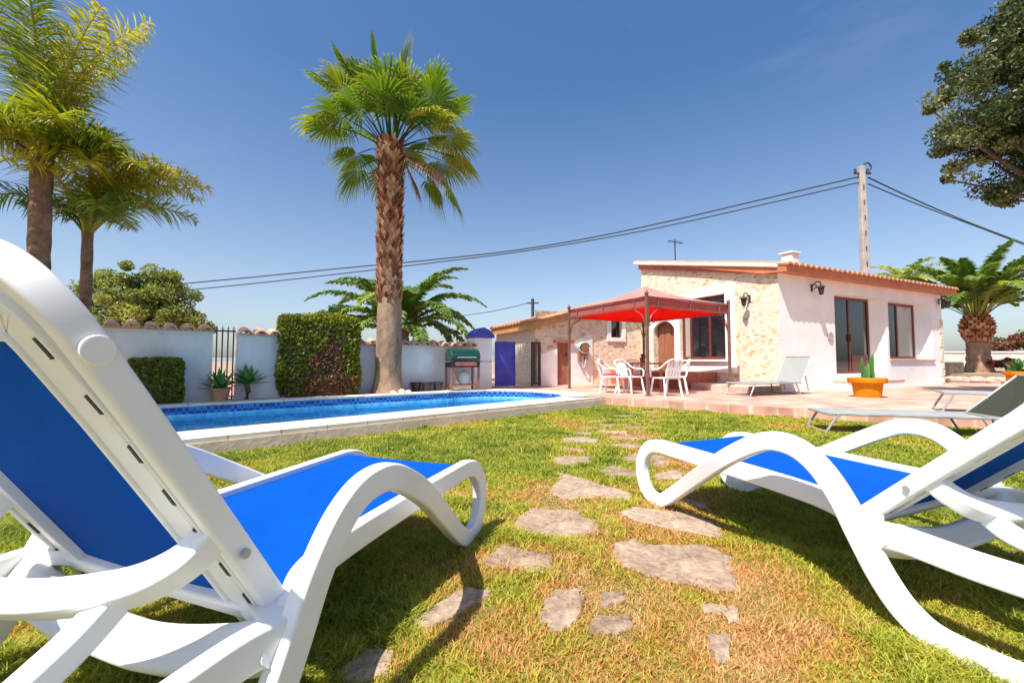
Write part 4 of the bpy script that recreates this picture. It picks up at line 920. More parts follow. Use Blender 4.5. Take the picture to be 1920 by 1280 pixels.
# ------------------------------------------------------------------ garden walls, pillar, gates
def garden_wall(A, B_, ztop, label, thick=.2):
    A, B_ = np.array(A), np.array(B_); L = np.linalg.norm(B_ - A); d = (B_ - A) / L
    t = thing('garden_wall', label, 'wall', (A[0], A[1], TZ), math.atan2(d[1], d[0]), None)
    m = MB(); m.box(0, L, 0, thick, -.3, ztop); m.build('wall_body', M_plaster2, t, bevel=.01)
    m = MB(); nT = int(L / .255)
    for i in range(nT):
        x = (i + .5) * L / nT; r = .112 * random.uniform(.95, 1.05); k = 7; dz = random.uniform(-.012, .012)
        ring = lambda y, z, rr: [(x + rr * math.cos(math.pi * j / (k - 1)), y, z + dz + rr * .85 * math.sin(math.pi * j / (k - 1))) for j in range(k)]
        a = ring(-.19, ztop - .005, r) + ring(thick / 2, ztop + .075, r * .85) + ring(thick + .13, ztop + .005, r)
        b = ring(-.19, ztop - .02, r - .018) + ring(thick / 2, ztop + .05, r * .85 - .018) + ring(thick + .13, ztop - .01, r - .018); o = len(a)
        f = [(q * k + j, q * k + j + 1, (q + 1) * k + j + 1, (q + 1) * k + j) for q in range(2) for j in range(k - 1)]
        m.add(a + b, f + [tuple(o + z for z in q[::-1]) for q in f] + [(j, o + j, o + j + 1, j + 1) for j in range(k - 1)])
    m.box(0, L, -.15, thick + .11, ztop + .0005, ztop + .02); m.build('tile_coping', M_terrap, t)
    return t
W0 = g(330, 752, TZ)[:2]; W1 = g(690, 736, TZ)[:2]; W2 = g(890, 729, TZ)[:2]
wdir = (W1 - W0) / np.linalg.norm(W1 - W0); wdir = np.array([math.cos(R(43)), math.sin(R(43))]); W0 = W1 - wdir * 3.8
def wallx(px):                                           # where a sight line meets the left wall
    r = ray(px, 680); nrm = np.array([-wdir[1], wdir[0]]); tt = np.dot(W0, nrm) / np.dot(r[:2], nrm); return r[:2] * tt
zl = (H - TZ) + (677 - 621) * wallx(400)[1] / F; zr = (H - TZ) + (677 - 646) * W1[1] / F
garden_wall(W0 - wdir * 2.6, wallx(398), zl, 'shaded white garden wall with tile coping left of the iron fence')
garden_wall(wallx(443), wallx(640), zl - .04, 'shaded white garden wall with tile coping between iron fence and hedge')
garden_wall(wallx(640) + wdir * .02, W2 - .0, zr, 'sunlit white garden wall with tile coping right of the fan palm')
def bars(name, A, B_, z0, z1, nb, label, cat, mat, r=.011, spikes=True):
    A, B_ = np.array(A), np.array(B_); L = np.linalg.norm(B_ - A); d = (B_ - A) / L
    t = thing(name, label, cat, (A[0], A[1], TZ), math.atan2(d[1], d[0]))
    for z in (z0 + .06, z1 - .12): m = MB(); m.box(0, L, -.012, .012, z, z + .03); m.build('cross_rail', mat, t)
    for i in range(nb):
        m = MB(); x = .04 + (L - .08) * i / (nb - 1); m.tube([(x, 0, z0), (x, 0, z1 - .06), (x, 0, z1)], r, 6, scale=[1, 1, .15]); m.build('bar', mat, t)
    return t
a, b = wallx(398), wallx(443)
bars('iron_fence', a + wdir * .02, b - wdir * .02, 0, zl + .12, 4, 'narrow black iron fence filling the gap in the left wall', 'fence', M_iron, .014)
PP = g(906, 728, TZ)[:2]
pang = math.atan2(*(W2 - W1)[::-1]); PWd = .56
t = thing('gate_pillar', 'white gate pillar with blue gabled cap beside the barbecue', 'pillar', (PP[0], PP[1], TZ), pang)
ph = (H - TZ) + (677 - 633) * PP[1] / F
m = MB(); m.box(-PWd / 2, PWd / 2, 0, PWd * .8, -.1, ph); m.build('pillar_body', M_plaster, t, bevel=.012)
m = MB(); q = PWd / 2 + .06; z2 = ph + .30
pr2 = [(-q, ph + .002), (q, ph + .002), (q, ph + .07), (q * .55, ph + .22), (0, z2), (-q * .55, ph + .22), (-q, ph + .07)]
m.add([(x, -.06, z) for x, z in pr2] + [(x, PWd * .8 + .06, z) for x, z in pr2], [tuple(range(7)), tuple(range(13, 6, -1))] + [(i, 7 + i, 7 + (i + 1) % 7, (i + 1) % 7) for i in range(7)]); m.build('pillar_cap', M_blue, t, bevel=.01)
GA = g(928, 726, TZ)[:2]; GB = g(966, 725, TZ)[:2]; GCc = g(995, 724, TZ)[:2]; GD = g(1008, 724, TZ)[:2]
gd = (GB - GA) / np.linalg.norm(GB - GA); gl = np.linalg.norm(GB - GA); gz = (H - TZ) + (677 - 640) * GA[1] / F
t = thing('blue_gate', 'solid blue metal gate next to the blue capped pillar', 'gate', (GA[0], GA[1], TZ), math.atan2(gd[1], gd[0]))
m = MB(); m.box(.03, gl - .03, -.01, .01, .08, gz - .04); m.build('gate_panel', M_blue, t)
m = MB(); m.box(0, .045, -.025, .025, .03, gz); m.box(gl - .045, gl, -.025, .025, .03, gz); m.box(.045, gl - .045, -.024, .024, gz - .05, gz - .001); m.box(.045, gl - .045, -.024, .024, .035, .08); m.box(.045, gl - .045, -.023, .023, .55, .60); m.build('gate_frame', M_blue, t)
m = MB(); m.box(gl - .1, gl - .05, -.07, -.026, .85, .88); m.build('handle', M_iron, t)
for i in range(6):
    m = MB(); x = .05 + (gl - .1) * i / 5; m.tube([(x, 0, gz), (x, 0, gz + .14), (x, 0, gz + .2)], .010, 5, scale=[1, 1, .15]); m.build('spike', M_metal, t)
bars('spiked_fence', GB + gd * .02, GCc, 0.02, gz + .2, 8, 'pale spiked railing between the blue gate and the dark gate', 'fence', M_metal, .006)
gd2 = (GD - GCc) / np.linalg.norm(GD - GCc); g2l = .36
t = thing('dark_gate', 'narrow dark iron gate leaf beside the wing of the house', 'gate', (GCc[0] + gd[0] * .03, GCc[1] + gd[1] * .03, TZ), math.atan2(gd[1], gd[0]) + .25)
m = MB(); m.box(0, .04, -.03, .03, 0, gz + .02); m.box(g2l - .04, g2l, -.03, .03, 0, gz + .02); m.box(.04, g2l - .04, -.028, .028, gz - .04, gz + .018); m.box(.04, g2l - .04, -.028, .028, .05, .1); m.build('gate_frame', M_iron, t)
m = MB(); m.box(.04, .17, -.008, .008, .1, gz - .04); m.build('gate_panel', M_iron, t)
m = MB(); m.box(.2, .215, -.008, .008, .1, gz - .04); m.box(.27, .285, -.008, .008, .1, gz - .04); m.build('bar', M_iron, t)
# low pale wall far right and red tiled strip
A, B_ = at(1770, 661, 30), at(2010, 658, 30)
t = thing('boundary_wall', 'low pale boundary wall behind the right hand palm', 'wall', (A[0], A[1], 0)); m = MB()
m.box(0, B_[0] - A[0] + 12, 0, .3, -.1, A[2]); m.build('wall_body', M_cap, t); m = MB(); m.box(0, B_[0] - A[0] + 12, -.05, .35, A[2] + .002, A[2] + .1); m.build('wall_cap', M_plaster, t)

# ------------------------------------------------------------------ barbecue
P = g(862, 731, TZ); t = thing('gas_barbecue', 'gas barbecue cart with green domed lid against the white wall', 'barbecue', (P[0] + .1, P[1] - .25, TZ), pang)
bw = .40
m = MB(); m.box(-bw, bw, -.25, .25, .62, .80); m.build('firebox', M_dark, t, bevel=.02)
m = MB(); prl = [(-.26, .805), (-.27, .93), (-.2, 1.05), (-.08, 1.11), (.1, 1.11), (.24, 1.0), (.26, .805)]
m.add([(-bw - .01, y, z) for y, z in prl] + [(bw + .01, y, z) for y, z in prl], [tuple(range(7)), tuple(range(13, 6, -1))] + [(i, 7 + i, 7 + (i + 1) % 7, (i + 1) % 7) for i in range(7)]); lid = m.build('lid', M_greenlid, t, bevel=.03)
m = MB(); m.tube([(-.25, -.28, .87), (-.25, -.33, .88), (.25, -.33, .88), (.25, -.28, .87)], .015, 6); m.build('handle', M_metal, lid)
for s in (-1, 1):
    m = MB(); m.box(s * (bw + .02) if s > 0 else -bw - .36, bw + .36 if s > 0 else -bw - .02, -.22, .22, .76, .79); m.build('side_shelf', M_wood2, t)
    for y in (-.2, .2): m = MB(); m.box(s * .38 - .025, s * .38 + .025, y - .025, y + .025, 0, .62); m.build('leg', M_wood2, t)
m = MB(); m.box(-.4, .4, -.22, .22, .14, .17); m.build('bottom_shelf', M_wood2, t); m = MB(); m.lathe([(.12, .17), (.15, .2), (.15, .42), (.08, .5), (.03, .54)], 14, (.05, 0, 0)); m.build('gas_bottle', M_cap, t, smooth=True)
m = MB(); m.box(-.3, .3, -.262, -.251, .66, .76); m.build('control_panel', M_redtile, t)

# ------------------------------------------------------------------ poles and cables
PB = at(1622, 500, 20); PTOP = at(1620, 312, 20)
t = thing('utility_pole', 'tall pale concrete utility pole behind the house', 'utility pole', (PB[0], PB[1], 0))
m = MB(); hp = PTOP[2]; a, b = .21, .125
m.add([(-a, -a * .8, 0), (a, -a * .8, 0), (a, a * .8, 0), (-a, a * .8, 0), (-b, -b * .8, hp), (b, -b * .8, hp), (b, b * .8, hp), (-b, b * .8, hp)], [(4, 5, 6, 7), (0, 1, 5, 4), (1, 2, 6, 5), (2, 3, 7, 6), (3, 0, 4, 7)])
m.build('pole_shaft', M_conc, t, bevel=.03)
for k in range(9): m = MB(); z = hp - 1.2 - k * .75; hwv = b + (a - b) * (hp - z) / hp; m.box(-.035, .035, -hwv * .8 - .003, -hwv * .8 + .01, z, z + .26); m.build('pole_recess', M_branch, t)
m = MB(); m.tube([(-.35, 0, hp - .35), (.45, 0, hp - .35)], .05, 6)
for x in (-.3, .3): m.lathe([(.05, 0), (.07, .05), (.04, .1), (.06, .15), (.02, .18)], 8, (x, 0, hp - .30))
m.tube(spline([(.2, -.1, hp - .4), (.4, -.1, hp - .1), (.25, -.1, hp + .12), (.05, -.1, hp + .05)], 6), .035, 6); m.build('crossarm', M_iron, t)
def cable(pts, E, r, label, grp=None, vis=None):
    n_ = np.array([E[1] - PB[1], -(E[0] - PB[0]), 0]); n_ /= np.linalg.norm(n_)
    P = [onp(x, y, PB, n_) for x, y in pts]; m = MB(); m.tube(spline(P, 10), r, 6); o = m.build('power_cable', M_cable); tag(o, label, 'cable', grp or 'overhead cables on the concrete pole'); return o
EL = at(120, 575, 24)
cable([(1617, 330), (1420, 376), (1240, 418), (1100, 447), (960, 470), (800, 488), (640, 503), (480, 519), (330, 533), (120, 553)], EL, .035, 'upper of the two dark overhead cables running left from the pole')
cable([(1617, 341), (1420, 386), (1240, 426), (1100, 452), (960, 474), (800, 494), (640, 513), (480, 531), (330, 546), (120, 568)], EL, .03, 'lower of the two dark overhead cables running left from the pole')
ER = at(1990, 480, 27)
cable([(1628, 333), (1700, 367), (1770, 398), (1850, 430), (1990, 482)], ER, .035, 'upper overhead cable dropping from the pole towards the right palm')
cable([(1628, 345), (1700, 375), (1770, 402), (1850, 432), (1990, 486)], ER, .03, 'lower overhead cable dropping from the pole towards the right palm')
P = at(999, 640, 34); t = thing('distant_pole', 'thin dark utility pole seen behind the spiked railing', 'utility pole', (P[0], P[1], 0)); zt = at(999, 560, 34)[2]
m = MB(); m.tube([(0, 0, 0), (0, 0, zt)], .13, 7); m.build('pole_shaft', M_iron, t); m = MB(); m.box(-.5, .5, -.05, .05, zt - .4, zt - .3); m.build('crossarm', M_iron, t)
m = MB(); m.tube(spline([at(999, 566, 34), at(940, 580, 36), at(880, 590, 39), at(700, 612, 44)], 6), .03, 5); tag(m.build('power_cable', M_cable), 'faint thin wire running left from the distant pole', 'cable')

# ------------------------------------------------------------------ vegetation
def unit(v): v = np.array(v, float); return v / (np.linalg.norm(v) + 1e-9)
def fan_leaf(mb, pet, base, az, el, Lp, Rb, droop, tv):
    d = np.array((math.cos(az) * math.cos(el), math.sin(az) * math.cos(el), math.sin(el)))
    p1 = base + d * Lp * .55; d2 = unit(d + np.array((0, 0, -.28 * droop))); p2 = p1 + d2 * Lp * .45
    pet.sweep([base, p1, p2], [(-.035, 0), (0, .014), (.035, 0), (0, -.014)], (-math.sin(az), math.cos(az), 0.001), scale=[1.2, .8, .5])
    d3 = unit(d2 + np.array((0, 0, -.25 * droop))); s = unit(np.cross(d3, (0, 0, 1)) + rng.normal(0, .12, 3)); nrm = np.cross(s, d3); K = 38; sp_ = R(125)
    for i in range(K):
        f = -sp_ + 2 * sp_ * (i + .5) / K; df = sp_ / K; L = Rb * (.72 + .28 * math.cos(f * .7)) * random.uniform(.9, 1.08)
        def dr(a): return d3 * math.cos(a) + s * math.sin(a)
        c = dr(f); pl_ = nrm * (.03 * Rb * (1 if i % 2 else -1)); cup = nrm * (.10 * Rb * abs(math.sin(f)))
        g1 = np.array((0, 0, -1)) * droop * Rb * .10; g2 = np.array((0, 0, -1)) * droop * Rb * random.uniform(.22, .5)
        a = p2 + c * .04 * Rb; l1 = p2 + dr(f - df * .95) * L * .55 + cup * .6 + g1 - pl_; r1 = p2 + dr(f + df * .95) * L * .55 + cup * .6 + g1 + pl_
        l2 = p2 + dr(f - df * .45) * L * .82 + cup + g1 * 1.8 + g2 * .3; r2 = p2 + dr(f + df * .45) * L * .82 + cup + g1 * 1.8 + g2 * .3
        tip = p2 + c * L + cup + g1 * 2 + g2
        tt = min(1, max(0, tv + random.gauss(0, .08))); mb.add([a, l1, r1, l2, r2, tip], [(0, 1, 2), (1, 3, 4, 2)], 0, tt); mb.add([l2, tip, r2], [(0, 1, 2)], 0, min(1, tt + .2))
# fan palm
P = g(727, 737, TZ); FP = np.array(P); zc = at(733, 275, P[1])[2]; lean = at(733, 275, P[1])[0] - P[0]
t = thing('fan_palm', 'tall fan palm with shaggy reddish trunk standing behind the pool', 'palm tree', (P[0], P[1], TZ - .02)); hz = zc - TZ
m = MB(); prof = []
pth = []; sc_ = []
for i in range(40):
    q = i / 39; z = q * hz; r = .27 + .16 * math.exp(-z / .22) + .035 * math.exp(-((z - 1.2) / 1.2) ** 2) + (.05 if q > .93 else 0) * (q - .93) / .07
    pth.append((lean * q + .02 * math.sin(q * 5), 0, z)); sc_.append(r * random.uniform(.985, 1.015))
m.sweep(pth, [(math.cos(6.283 * j / 20), math.sin(6.283 * j / 20)) for j in range(20)], (1, 0, 0), scale=sc_); m.build('trunk', M_barkl, t, smooth=True)
m = MB()
rows = 46; zs0 = 2.2
for k in range(rows):
    z = zs0 + (hz - zs0) * k / (rows - 1); nk = 15
    for j in range(nk):
        a = 6.283 * (j + .5 * (k % 2)) / nk + random.gauss(0, .05); q = z / hz; r = .275 + random.uniform(0, .02); c = np.array((lean * q, 0, z)); o = np.array((math.cos(a), math.sin(a), 0)); s = np.array((-math.sin(a), math.cos(a), 0))
        hw = .058; L = random.uniform(.16, .24); out = random.uniform(.04, .10) * (.6 + q)
        b = c + o * (r - .02); m.add([b - s * hw, b + s * hw, b + o * out * .6 + s * hw * .8 + (0, 0, L * .6), b + o * out + (0, 0, L), b + o * out * .6 - s * hw * .8 + (0, 0, L * .6), b + o * out * .2 + (0, 0, L * .5)], [(0, 1, 2, 3, 4), (0, 4, 5), (4, 3, 5), (3, 2, 5), (2, 1, 5)])
m.t = [random.random() for _ in m.f]; m.build('leaf_bases', M_boots, t, tint=True)
cr_m, pe_m, de_m, dp_m = MB(), MB(), MB(), MB(); top = np.array((lean, 0, hz + .0))
LEAVES = [(-.3, 2.0, -.3, .9, 0), (.65, 1.9, .4, .9, 0), (.2, 1.1, -1.0, .85, 0), (-.1, 1.5, 1.0, .9, 0), (-1.5, .35, -.4, .75, 0),  # offset of each fan from the trunk top: right, up (metres), toward the back, radius, dead?
 (-.83, 2.1, .3, .95, 0), (.22, 1.95, -.2, .95, 0), (1.08, 1.7, .1, .95, 0), (-1.75, 1.72, .1, .85, 0), (-1.2, 1.4, -.4, .9, 0), (-.45, 1.35, -.6, .95, 0), (-.4, 1.6, .8, .95, 0),
 (.55, 1.2, -.6, .95, 0), (.5, 1.5, .8, .95, 0), (-1.75, .62, .0, .9, 0), (-1.15, .55, -.6, .85, 0), (1.2, 1.05, -.4, .9, 0), (1.5, 1.3, .5, .9, 0), (1.62, .25, .0, .9, 0), (1.75, -.25, .3, .8, 0),
 (-.95, -.45, .1, .72, 0), (.95, -.85, .2, .75, 0), (1.45, -1.15, -.1, .7, 0), (.1, .75, -1.1, .9, 0), (-.55, .6, -.9, .85, 0), (.75, .5, -.9, .85, 0), (-.7, .9, 1.1, .9, 0), (.8, .8, 1.2, .9, 0), (0, .5, 1.4, .9, 0),
 (-1.3, .2, .9, .85, 0), (1.3, .0, 1.0, .85, 0), (1.25, .45, -.7, .8, 0), (.0, 1.7, .3, .95, 0), (-1.0, 1.8, -.3, .9, 0), (.75, -.25, -.2, .7, 1), (.45, -.7, -.1, .65, 1), (1.1, -.55, -.3, .65, 1), (-.4, -.4, .6, .6, 0)]
for dx, dz, dy, Rb, dead in LEAVES:
    v = np.array((dx, dy, dz + .05)); L = np.linalg.norm(v); az = math.atan2(dy, dx); el = math.asin(v[2] / L); dr_ = .22 + .62 * (1 - max(-.6, el) / 1.4)
    el = min(1.5, el + .16 * dr_)                       # aimed a little high, the droop brings it down
    A_, B2 = (de_m, dp_m) if dead else (cr_m, pe_m)
    fan_leaf(A_, B2, top + np.array((math.cos(az), math.sin(az), 0)) * .14 + (0, 0, -.25 if el < 0 else 0), az, el, max(.5, L - .40 * Rb), Rb * 1.04, dr_, min(1, max(.05, .28 + .42 * random.random() + (.12 if el < .5 else 0))))
cr = cr_m.build('crown', M_fan, t, tint=True); pe_m.build('leaf_stalks', M_fan, cr, tint=True)
if de_m.v: de = de_m.build('dead_fronds', M_dead, t, tint=True); dp_m.build('leaf_stalks', M_dead, de, tint=True)

def frond(mb, base, az, e0, L, bend, nl, Ll, plum, tv, tip_t=.0, wl=.022, stalk=.15, twist=0.0):
    p = np.array(base, float); N_ = 14; pts = [p.copy()]; dirs = []
    for i in range(N_):
        e = e0 - bend * ((i + .5) / N_) ** 1.25; a2 = az + twist * i / N_; d = np.array((math.cos(a2) * math.cos(e), math.sin(a2) * math.cos(e), math.sin(e))); p = p + d * L / N_; pts.append(p.copy()); dirs.append(d)
    dirs.append(dirs[-1]); o = len(mb.f)
    mb.sweep(pts, [(-.025, 0), (0, .015), (.025, 0), (0, -.015)], (-math.sin(az), math.cos(az), .001), scale=[1.5 - 1.3 * i / N_ for i in range(N_ + 1)]); mb.t[o:] = [min(1, tv + .3)] * (len(mb.f) - o)
    side0 = np.array((-math.sin(az), math.cos(az), 0))
    for i in range(nl):
        q = stalk + (1 - stalk) * (i + .5) / nl; x = q * N_; j = min(int(x), N_ - 1); c = pts[j] + (pts[j + 1] - pts[j]) * (x - j); T = dirs[j]; up = np.cross(side0, T); up = up if up[2] > 0 else -up
        ll = Ll * (math.sin(math.pi * min(1, .18 + .80 * (q - stalk) / (1 - stalk))) ** .6) * random.uniform(.85, 1.1)
        for s in (-1, 1):
            v = random.uniform(-plum, plum) + .12; d = unit(side0 * s * .85 + T * .62 + up * v); d2 = unit(d + np.array((0, 0, -.55))); w_ = unit(np.cross(d, up + rng.normal(0, .3, 3))) * wl
            m1 = c + d * ll * .5; e_ = m1 + d2 * ll * .5; mb.add([c - w_ * .5, c + w_ * .5, m1 + w_, m1 - w_, e_], [(0, 1, 2, 3), (3, 2, 4)], 0, min(1, max(0, tv + random.gauss(0, .12) + tip_t * q)))
def feather_palm(name, label, P, trunk_h, r0, r1, fr, mat, tmat, Ll, nl, plum, wl, lean=(0, 0), boots=None, group=None, stalk=.15):
    t = thing(name, label, 'palm tree', P, 0, group); m = MB(); pth, sc_ = [], []
    for i in range(24): q = i / 23; pth.append((lean[0] * q, lean[1] * q, trunk_h * q - .1)); sc_.append((r0 + (r1 - r0) * q + r0 * .35 * math.exp(-q * trunk_h / .25)) * random.uniform(.94, 1.06))
    m.sweep(pth, [(math.cos(6.283 * j / 14), math.sin(6.283 * j / 14)) for j in range(14)], (1, 0, 0), scale=sc_); m.build('trunk', tmat, t, smooth=True)
    if boots:
        m = MB(); z0, z1, rb, nk = boots
        rows = max(4, int((z1 - z0) / .11))
        for k in range(rows):
            z = z0 + (z1 - z0) * k / rows; q = z / trunk_h; bul = rb * (.75 + .5 * math.sin(math.pi * (k + .5) / rows))
            for j in range(nk):
                a = 6.283 * (j + .5 * (k % 2)) / nk; o = np.array((math.cos(a), math.sin(a), 0)); s = np.array((-math.sin(a), math.cos(a), 0)); hw = bul * 3.1 / nk; c = np.array((lean[0] * q, lean[1] * q, z)); out = random.uniform(.05, .1)
                b = c + o * (bul - .04); m.add([b - s * hw, b + s * hw, b + o * out + s * hw * .7 + (0, 0, .16), b + o * out - s * hw * .7 + (0, 0, .16), b - o * .05 + (0, 0, .2)], [(0, 1, 2, 3), (2, 4, 3), (0, 3, 4), (1, 4, 2)])
        m.t = [random.random() for _ in m.f]; m.build('leaf_bases', M_boots, t, tint=True)
    m = MB(); top = np.array((lean[0], lean[1], trunk_h - .1))
    for az, e0, L, bend, tv, tipt in fr: frond(m, top + np.array((math.cos(az), math.sin(az), 0)) * r1 * .6, az, e0, L, bend, nl, Ll, plum, tv, tipt, wl, stalk)
    m.build('crown', mat, t, tint=True); return t
# queen palms at the left (both bend round and their shade falls on the garden wall)
Pq = at(70, 640, 5.9); Pq[2] = 0
zt = at(78, 285, 5.9)[2]
fr = [(k * 2.39996 + .4, R(89 - 7 * random.random()), random.uniform(2.2, 2.9), R(22 + 28 * random.random()), .35 + .4 * random.random(), .1) for k in range(9)]
fr += [(k * 2.39996, R(80 - 22 * random.random()), random.uniform(1.0, 1.5), R(100 + 50 * random.random()), .45 + .4 * random.random(), .15) for k in range(9)]
fr += [(R(30), R(72), 1.0, R(130), .3, .05), (R(178), R(40), 1.9, R(50), .1, 0), (R(200), R(62), 1.7, R(90), .2, 0)]
feather_palm('queen_palm', 'tall feathery queen palm reaching past the top of the picture at the far left', Pq, zt, .125, .115, fr, M_queen, M_bark, .55, 92, 1.0, .0115, (at(80, 285, 5.9)[0] - Pq[0], 0), group='queen palms by the left wall')
Pq = at(161, 640, 6.6); Pq[2] = 0; zt = at(165, 425, 6.6)[2]
fr = [(R(-12), R(80), 2.2, R(122), .85, .1), (R(14), R(76), 2.0, R(120), .8, .1), (R(-2), R(84), 2.0, R(125), .9, .05), (R(-45), R(82), 1.8, R(125), .85, .05), (R(8), R(78), 2.15, R(112), .78, .2), (R(-25), R(76), 2.0, R(110), .7, .1), (R(20), R(80), 2.2, R(116), .62, .35), (R(70), R(84), 1.8, R(90), .4, 0), (R(150), R(76), 1.3, R(100), .2, 0), (R(190), R(72), 1.1, R(105), .25, 0), (R(-80), R(70), 1.7, R(110), .8, .1), (R(-5), R(58), 1.5, R(100), .55, 0), (R(110), R(60), 1.5, R(90), .2, 0), (R(-150), R(60), 1.3, R(95), .3, 0), (R(-40), R(50), 1.3, R(100), .35, .1), (R(35), R(62), 1.6, R(100), .5, .1)]
feather_palm('queen_palm', 'shorter queen palm with yellowing fronds arching to the right above the wall', Pq, zt, .075, .07, fr, M_queen, M_bark, .48, 84, 1.0, .0105, (at(165, 425, 6.6)[0] - Pq[0], 0), group='queen palms by the left wall')
# date palm behind the wall
Pd = at(748, 640, 16.5); Pd[2] = 0
fr = [(k * 2.39996, R(86 - 66 * (k / 33)), random.uniform(3.3, 4.0), R(92 + 26 * (k / 33)), .25 + .4 * random.random(), .12) for k in range(34)]
feather_palm('date_palm', 'date palm with arching blue green fronds behind the garden wall', Pd, at(748, 616, 16.5)[2], .4, .4, fr, M_date, M_bark, .46, 105, .3, .05)
# date palm right
Pr = at(1836, 697, 18); zt = at(1836, 592, 18)[2] - Pr[2]
fr = [(k * 2.39996 + 1, R(88 - 42 * (k / 47)), random.uniform(3.1, 3.8), R(72 + 26 * (k / 47)), .25 + .5 * random.random(), .12) for k in range(48)]
feather_palm('date_palm', 'stout date palm with swollen trunk top right of the house', Pr, zt, .37, .36, fr, M_date, M_barkl, .42, 90, .3, .042, boots=(at(1836, 645, 18)[2] - Pr[2], at(1836, 588, 18)[2] - Pr[2], .43, 15), stalk=.24)
# small palm whose crown shows over the roof
Ps = at(1700, 640, 24); fr = [(k * 2.39996, R(82 - 62 * (k / 15)), random.uniform(1.7, 2.4), R(90), .55 + .35 * random.random(), .15) for k in range(16)]
Ps[2] = 0
feather_palm('date_palm', 'yellow green palm crown showing above the tiled roof', Ps, at(1700, 525, 24)[2], .3, .28, fr, M_date, M_bark, .4, 34, .4, .035)

def leaf_cloud(centers, radii, per, size, rnd_tint, squash=1.0, elong=2.2):
    C = np.repeat(np.array(centers), per, 0); Rr = np.repeat(np.array(radii), per)
    n_ = len(C); d = rng.normal(0, 1, (n_, 3)); d /= np.linalg.norm(d, axis=1)[:, None]; rr = rng.random(n_) ** .45
    P = C + d * (rr * Rr)[:, None] * np.array((1, 1, squash))
    a = rng.normal(0, 1, (n_, 3)); a += d * .8; a /= np.linalg.norm(a, axis=1)[:, None]; b = np.cross(a, rng.normal(0, 1, (n_, 3))); b /= np.linalg.norm(b, axis=1)[:, None]
    s = size * rng.uniform(.7, 1.3, n_); A = a * (s * elong * .5)[:, None]; B_ = b * (s * .5)[:, None]
    V = np.stack([P - A, P + B_, P + A, P - B_], 1); t = np.clip(np.repeat(rng.normal(.5, .18, len(centers)), per) + rng.normal(0, .16, n_) + rnd_tint, 0, 1)
    return V, t
def tree(name, label, cat, base, crown_c, crown_r, nclump, clump_r, per, leaf, mat, tr, elong=2.2, group=None, tint=0):
    base = np.array(base, float); cc = np.array(crown_c) - base; t = thing(name, label, cat, base, 0, group)
    ctr = []
    for k in range(nclump):
        d = unit(rng.normal(0, 1, 3)); q = rng.random() ** .4 * (1 if k % 4 else 1.08); ctr.append(cc + d * np.array(crown_r) * q)
    V, ti = leaf_cloud(ctr, [clump_r * (random.uniform(.6, 1.25) if k_ % 4 else random.uniform(.35, .7)) for k_ in range(len(ctr))], per, leaf, tint, .8, elong)
    m = MB(); fork = np.array((cc[0] * .3, cc[1] * .3, max(.3, cc[2] - crown_r[2] * 1.0)))
    m.tube(spline([(0, 0, -.1), fork * .5 + (.05, 0, 0), fork], 5), tr, 9, scale=[1.25 - .45 * i / 10 for i in range(11)]); tr_ = m.build('trunk', M_branch, t, smooth=True)
    m = MB()
    for c in ctr[::max(1, len(ctr) // 40)]:
        mid_ = fork * .5 + c * .5 + rng.normal(0, .12, 3); m.tube(spline([fork, mid_, c], 4), tr * .28, 5, scale=[1.3 - .13 * i for i in range(9)])
    m.build('branch', M_branch, tr_, smooth=True)
    np_mesh('crown', V, 4, [(0, 1, 2, 3)], ti, mat, t); return t
c0 = at(2018, 160, 8.2)
tree('carob_tree', 'large leafy tree hanging into the upper right corner', 'tree', (c0[0] + .3, c0[1] + .2, 0), c0, (2.3, 1.9, 2.5), 320, .33, 300, .045, M_olive, .17, 1.7)
c0 = at(265, 560, 14)
tree('olive_tree', 'bushy grey green tree behind the left garden wall', 'tree', (c0[0], c0[1], 0), c0 - (0, 0, .3), (1.7, 1.3, 1.3), 140, .42, 340, .046, M_bush, .15, 2.4)
c0 = at(352, 600, 15); tree('olive_tree', 'small grey green bush at the right end of the tree behind the left wall', 'bush', (c0[0], c0[1], 0), c0 - (0, 0, .2), (.6, .6, .55), 26, .28, 120, .08, M_bush, .08, 2.4)
c0 = at(622, 603, 15); tree('garden_bush', 'blue green bush peeping above the hedge behind the wall', 'bush', (c0[0], c0[1], 0), c0, (.75, .6, .45), 30, .26, 120, .09, M_bush, .08, 2.2, tint=-.2)
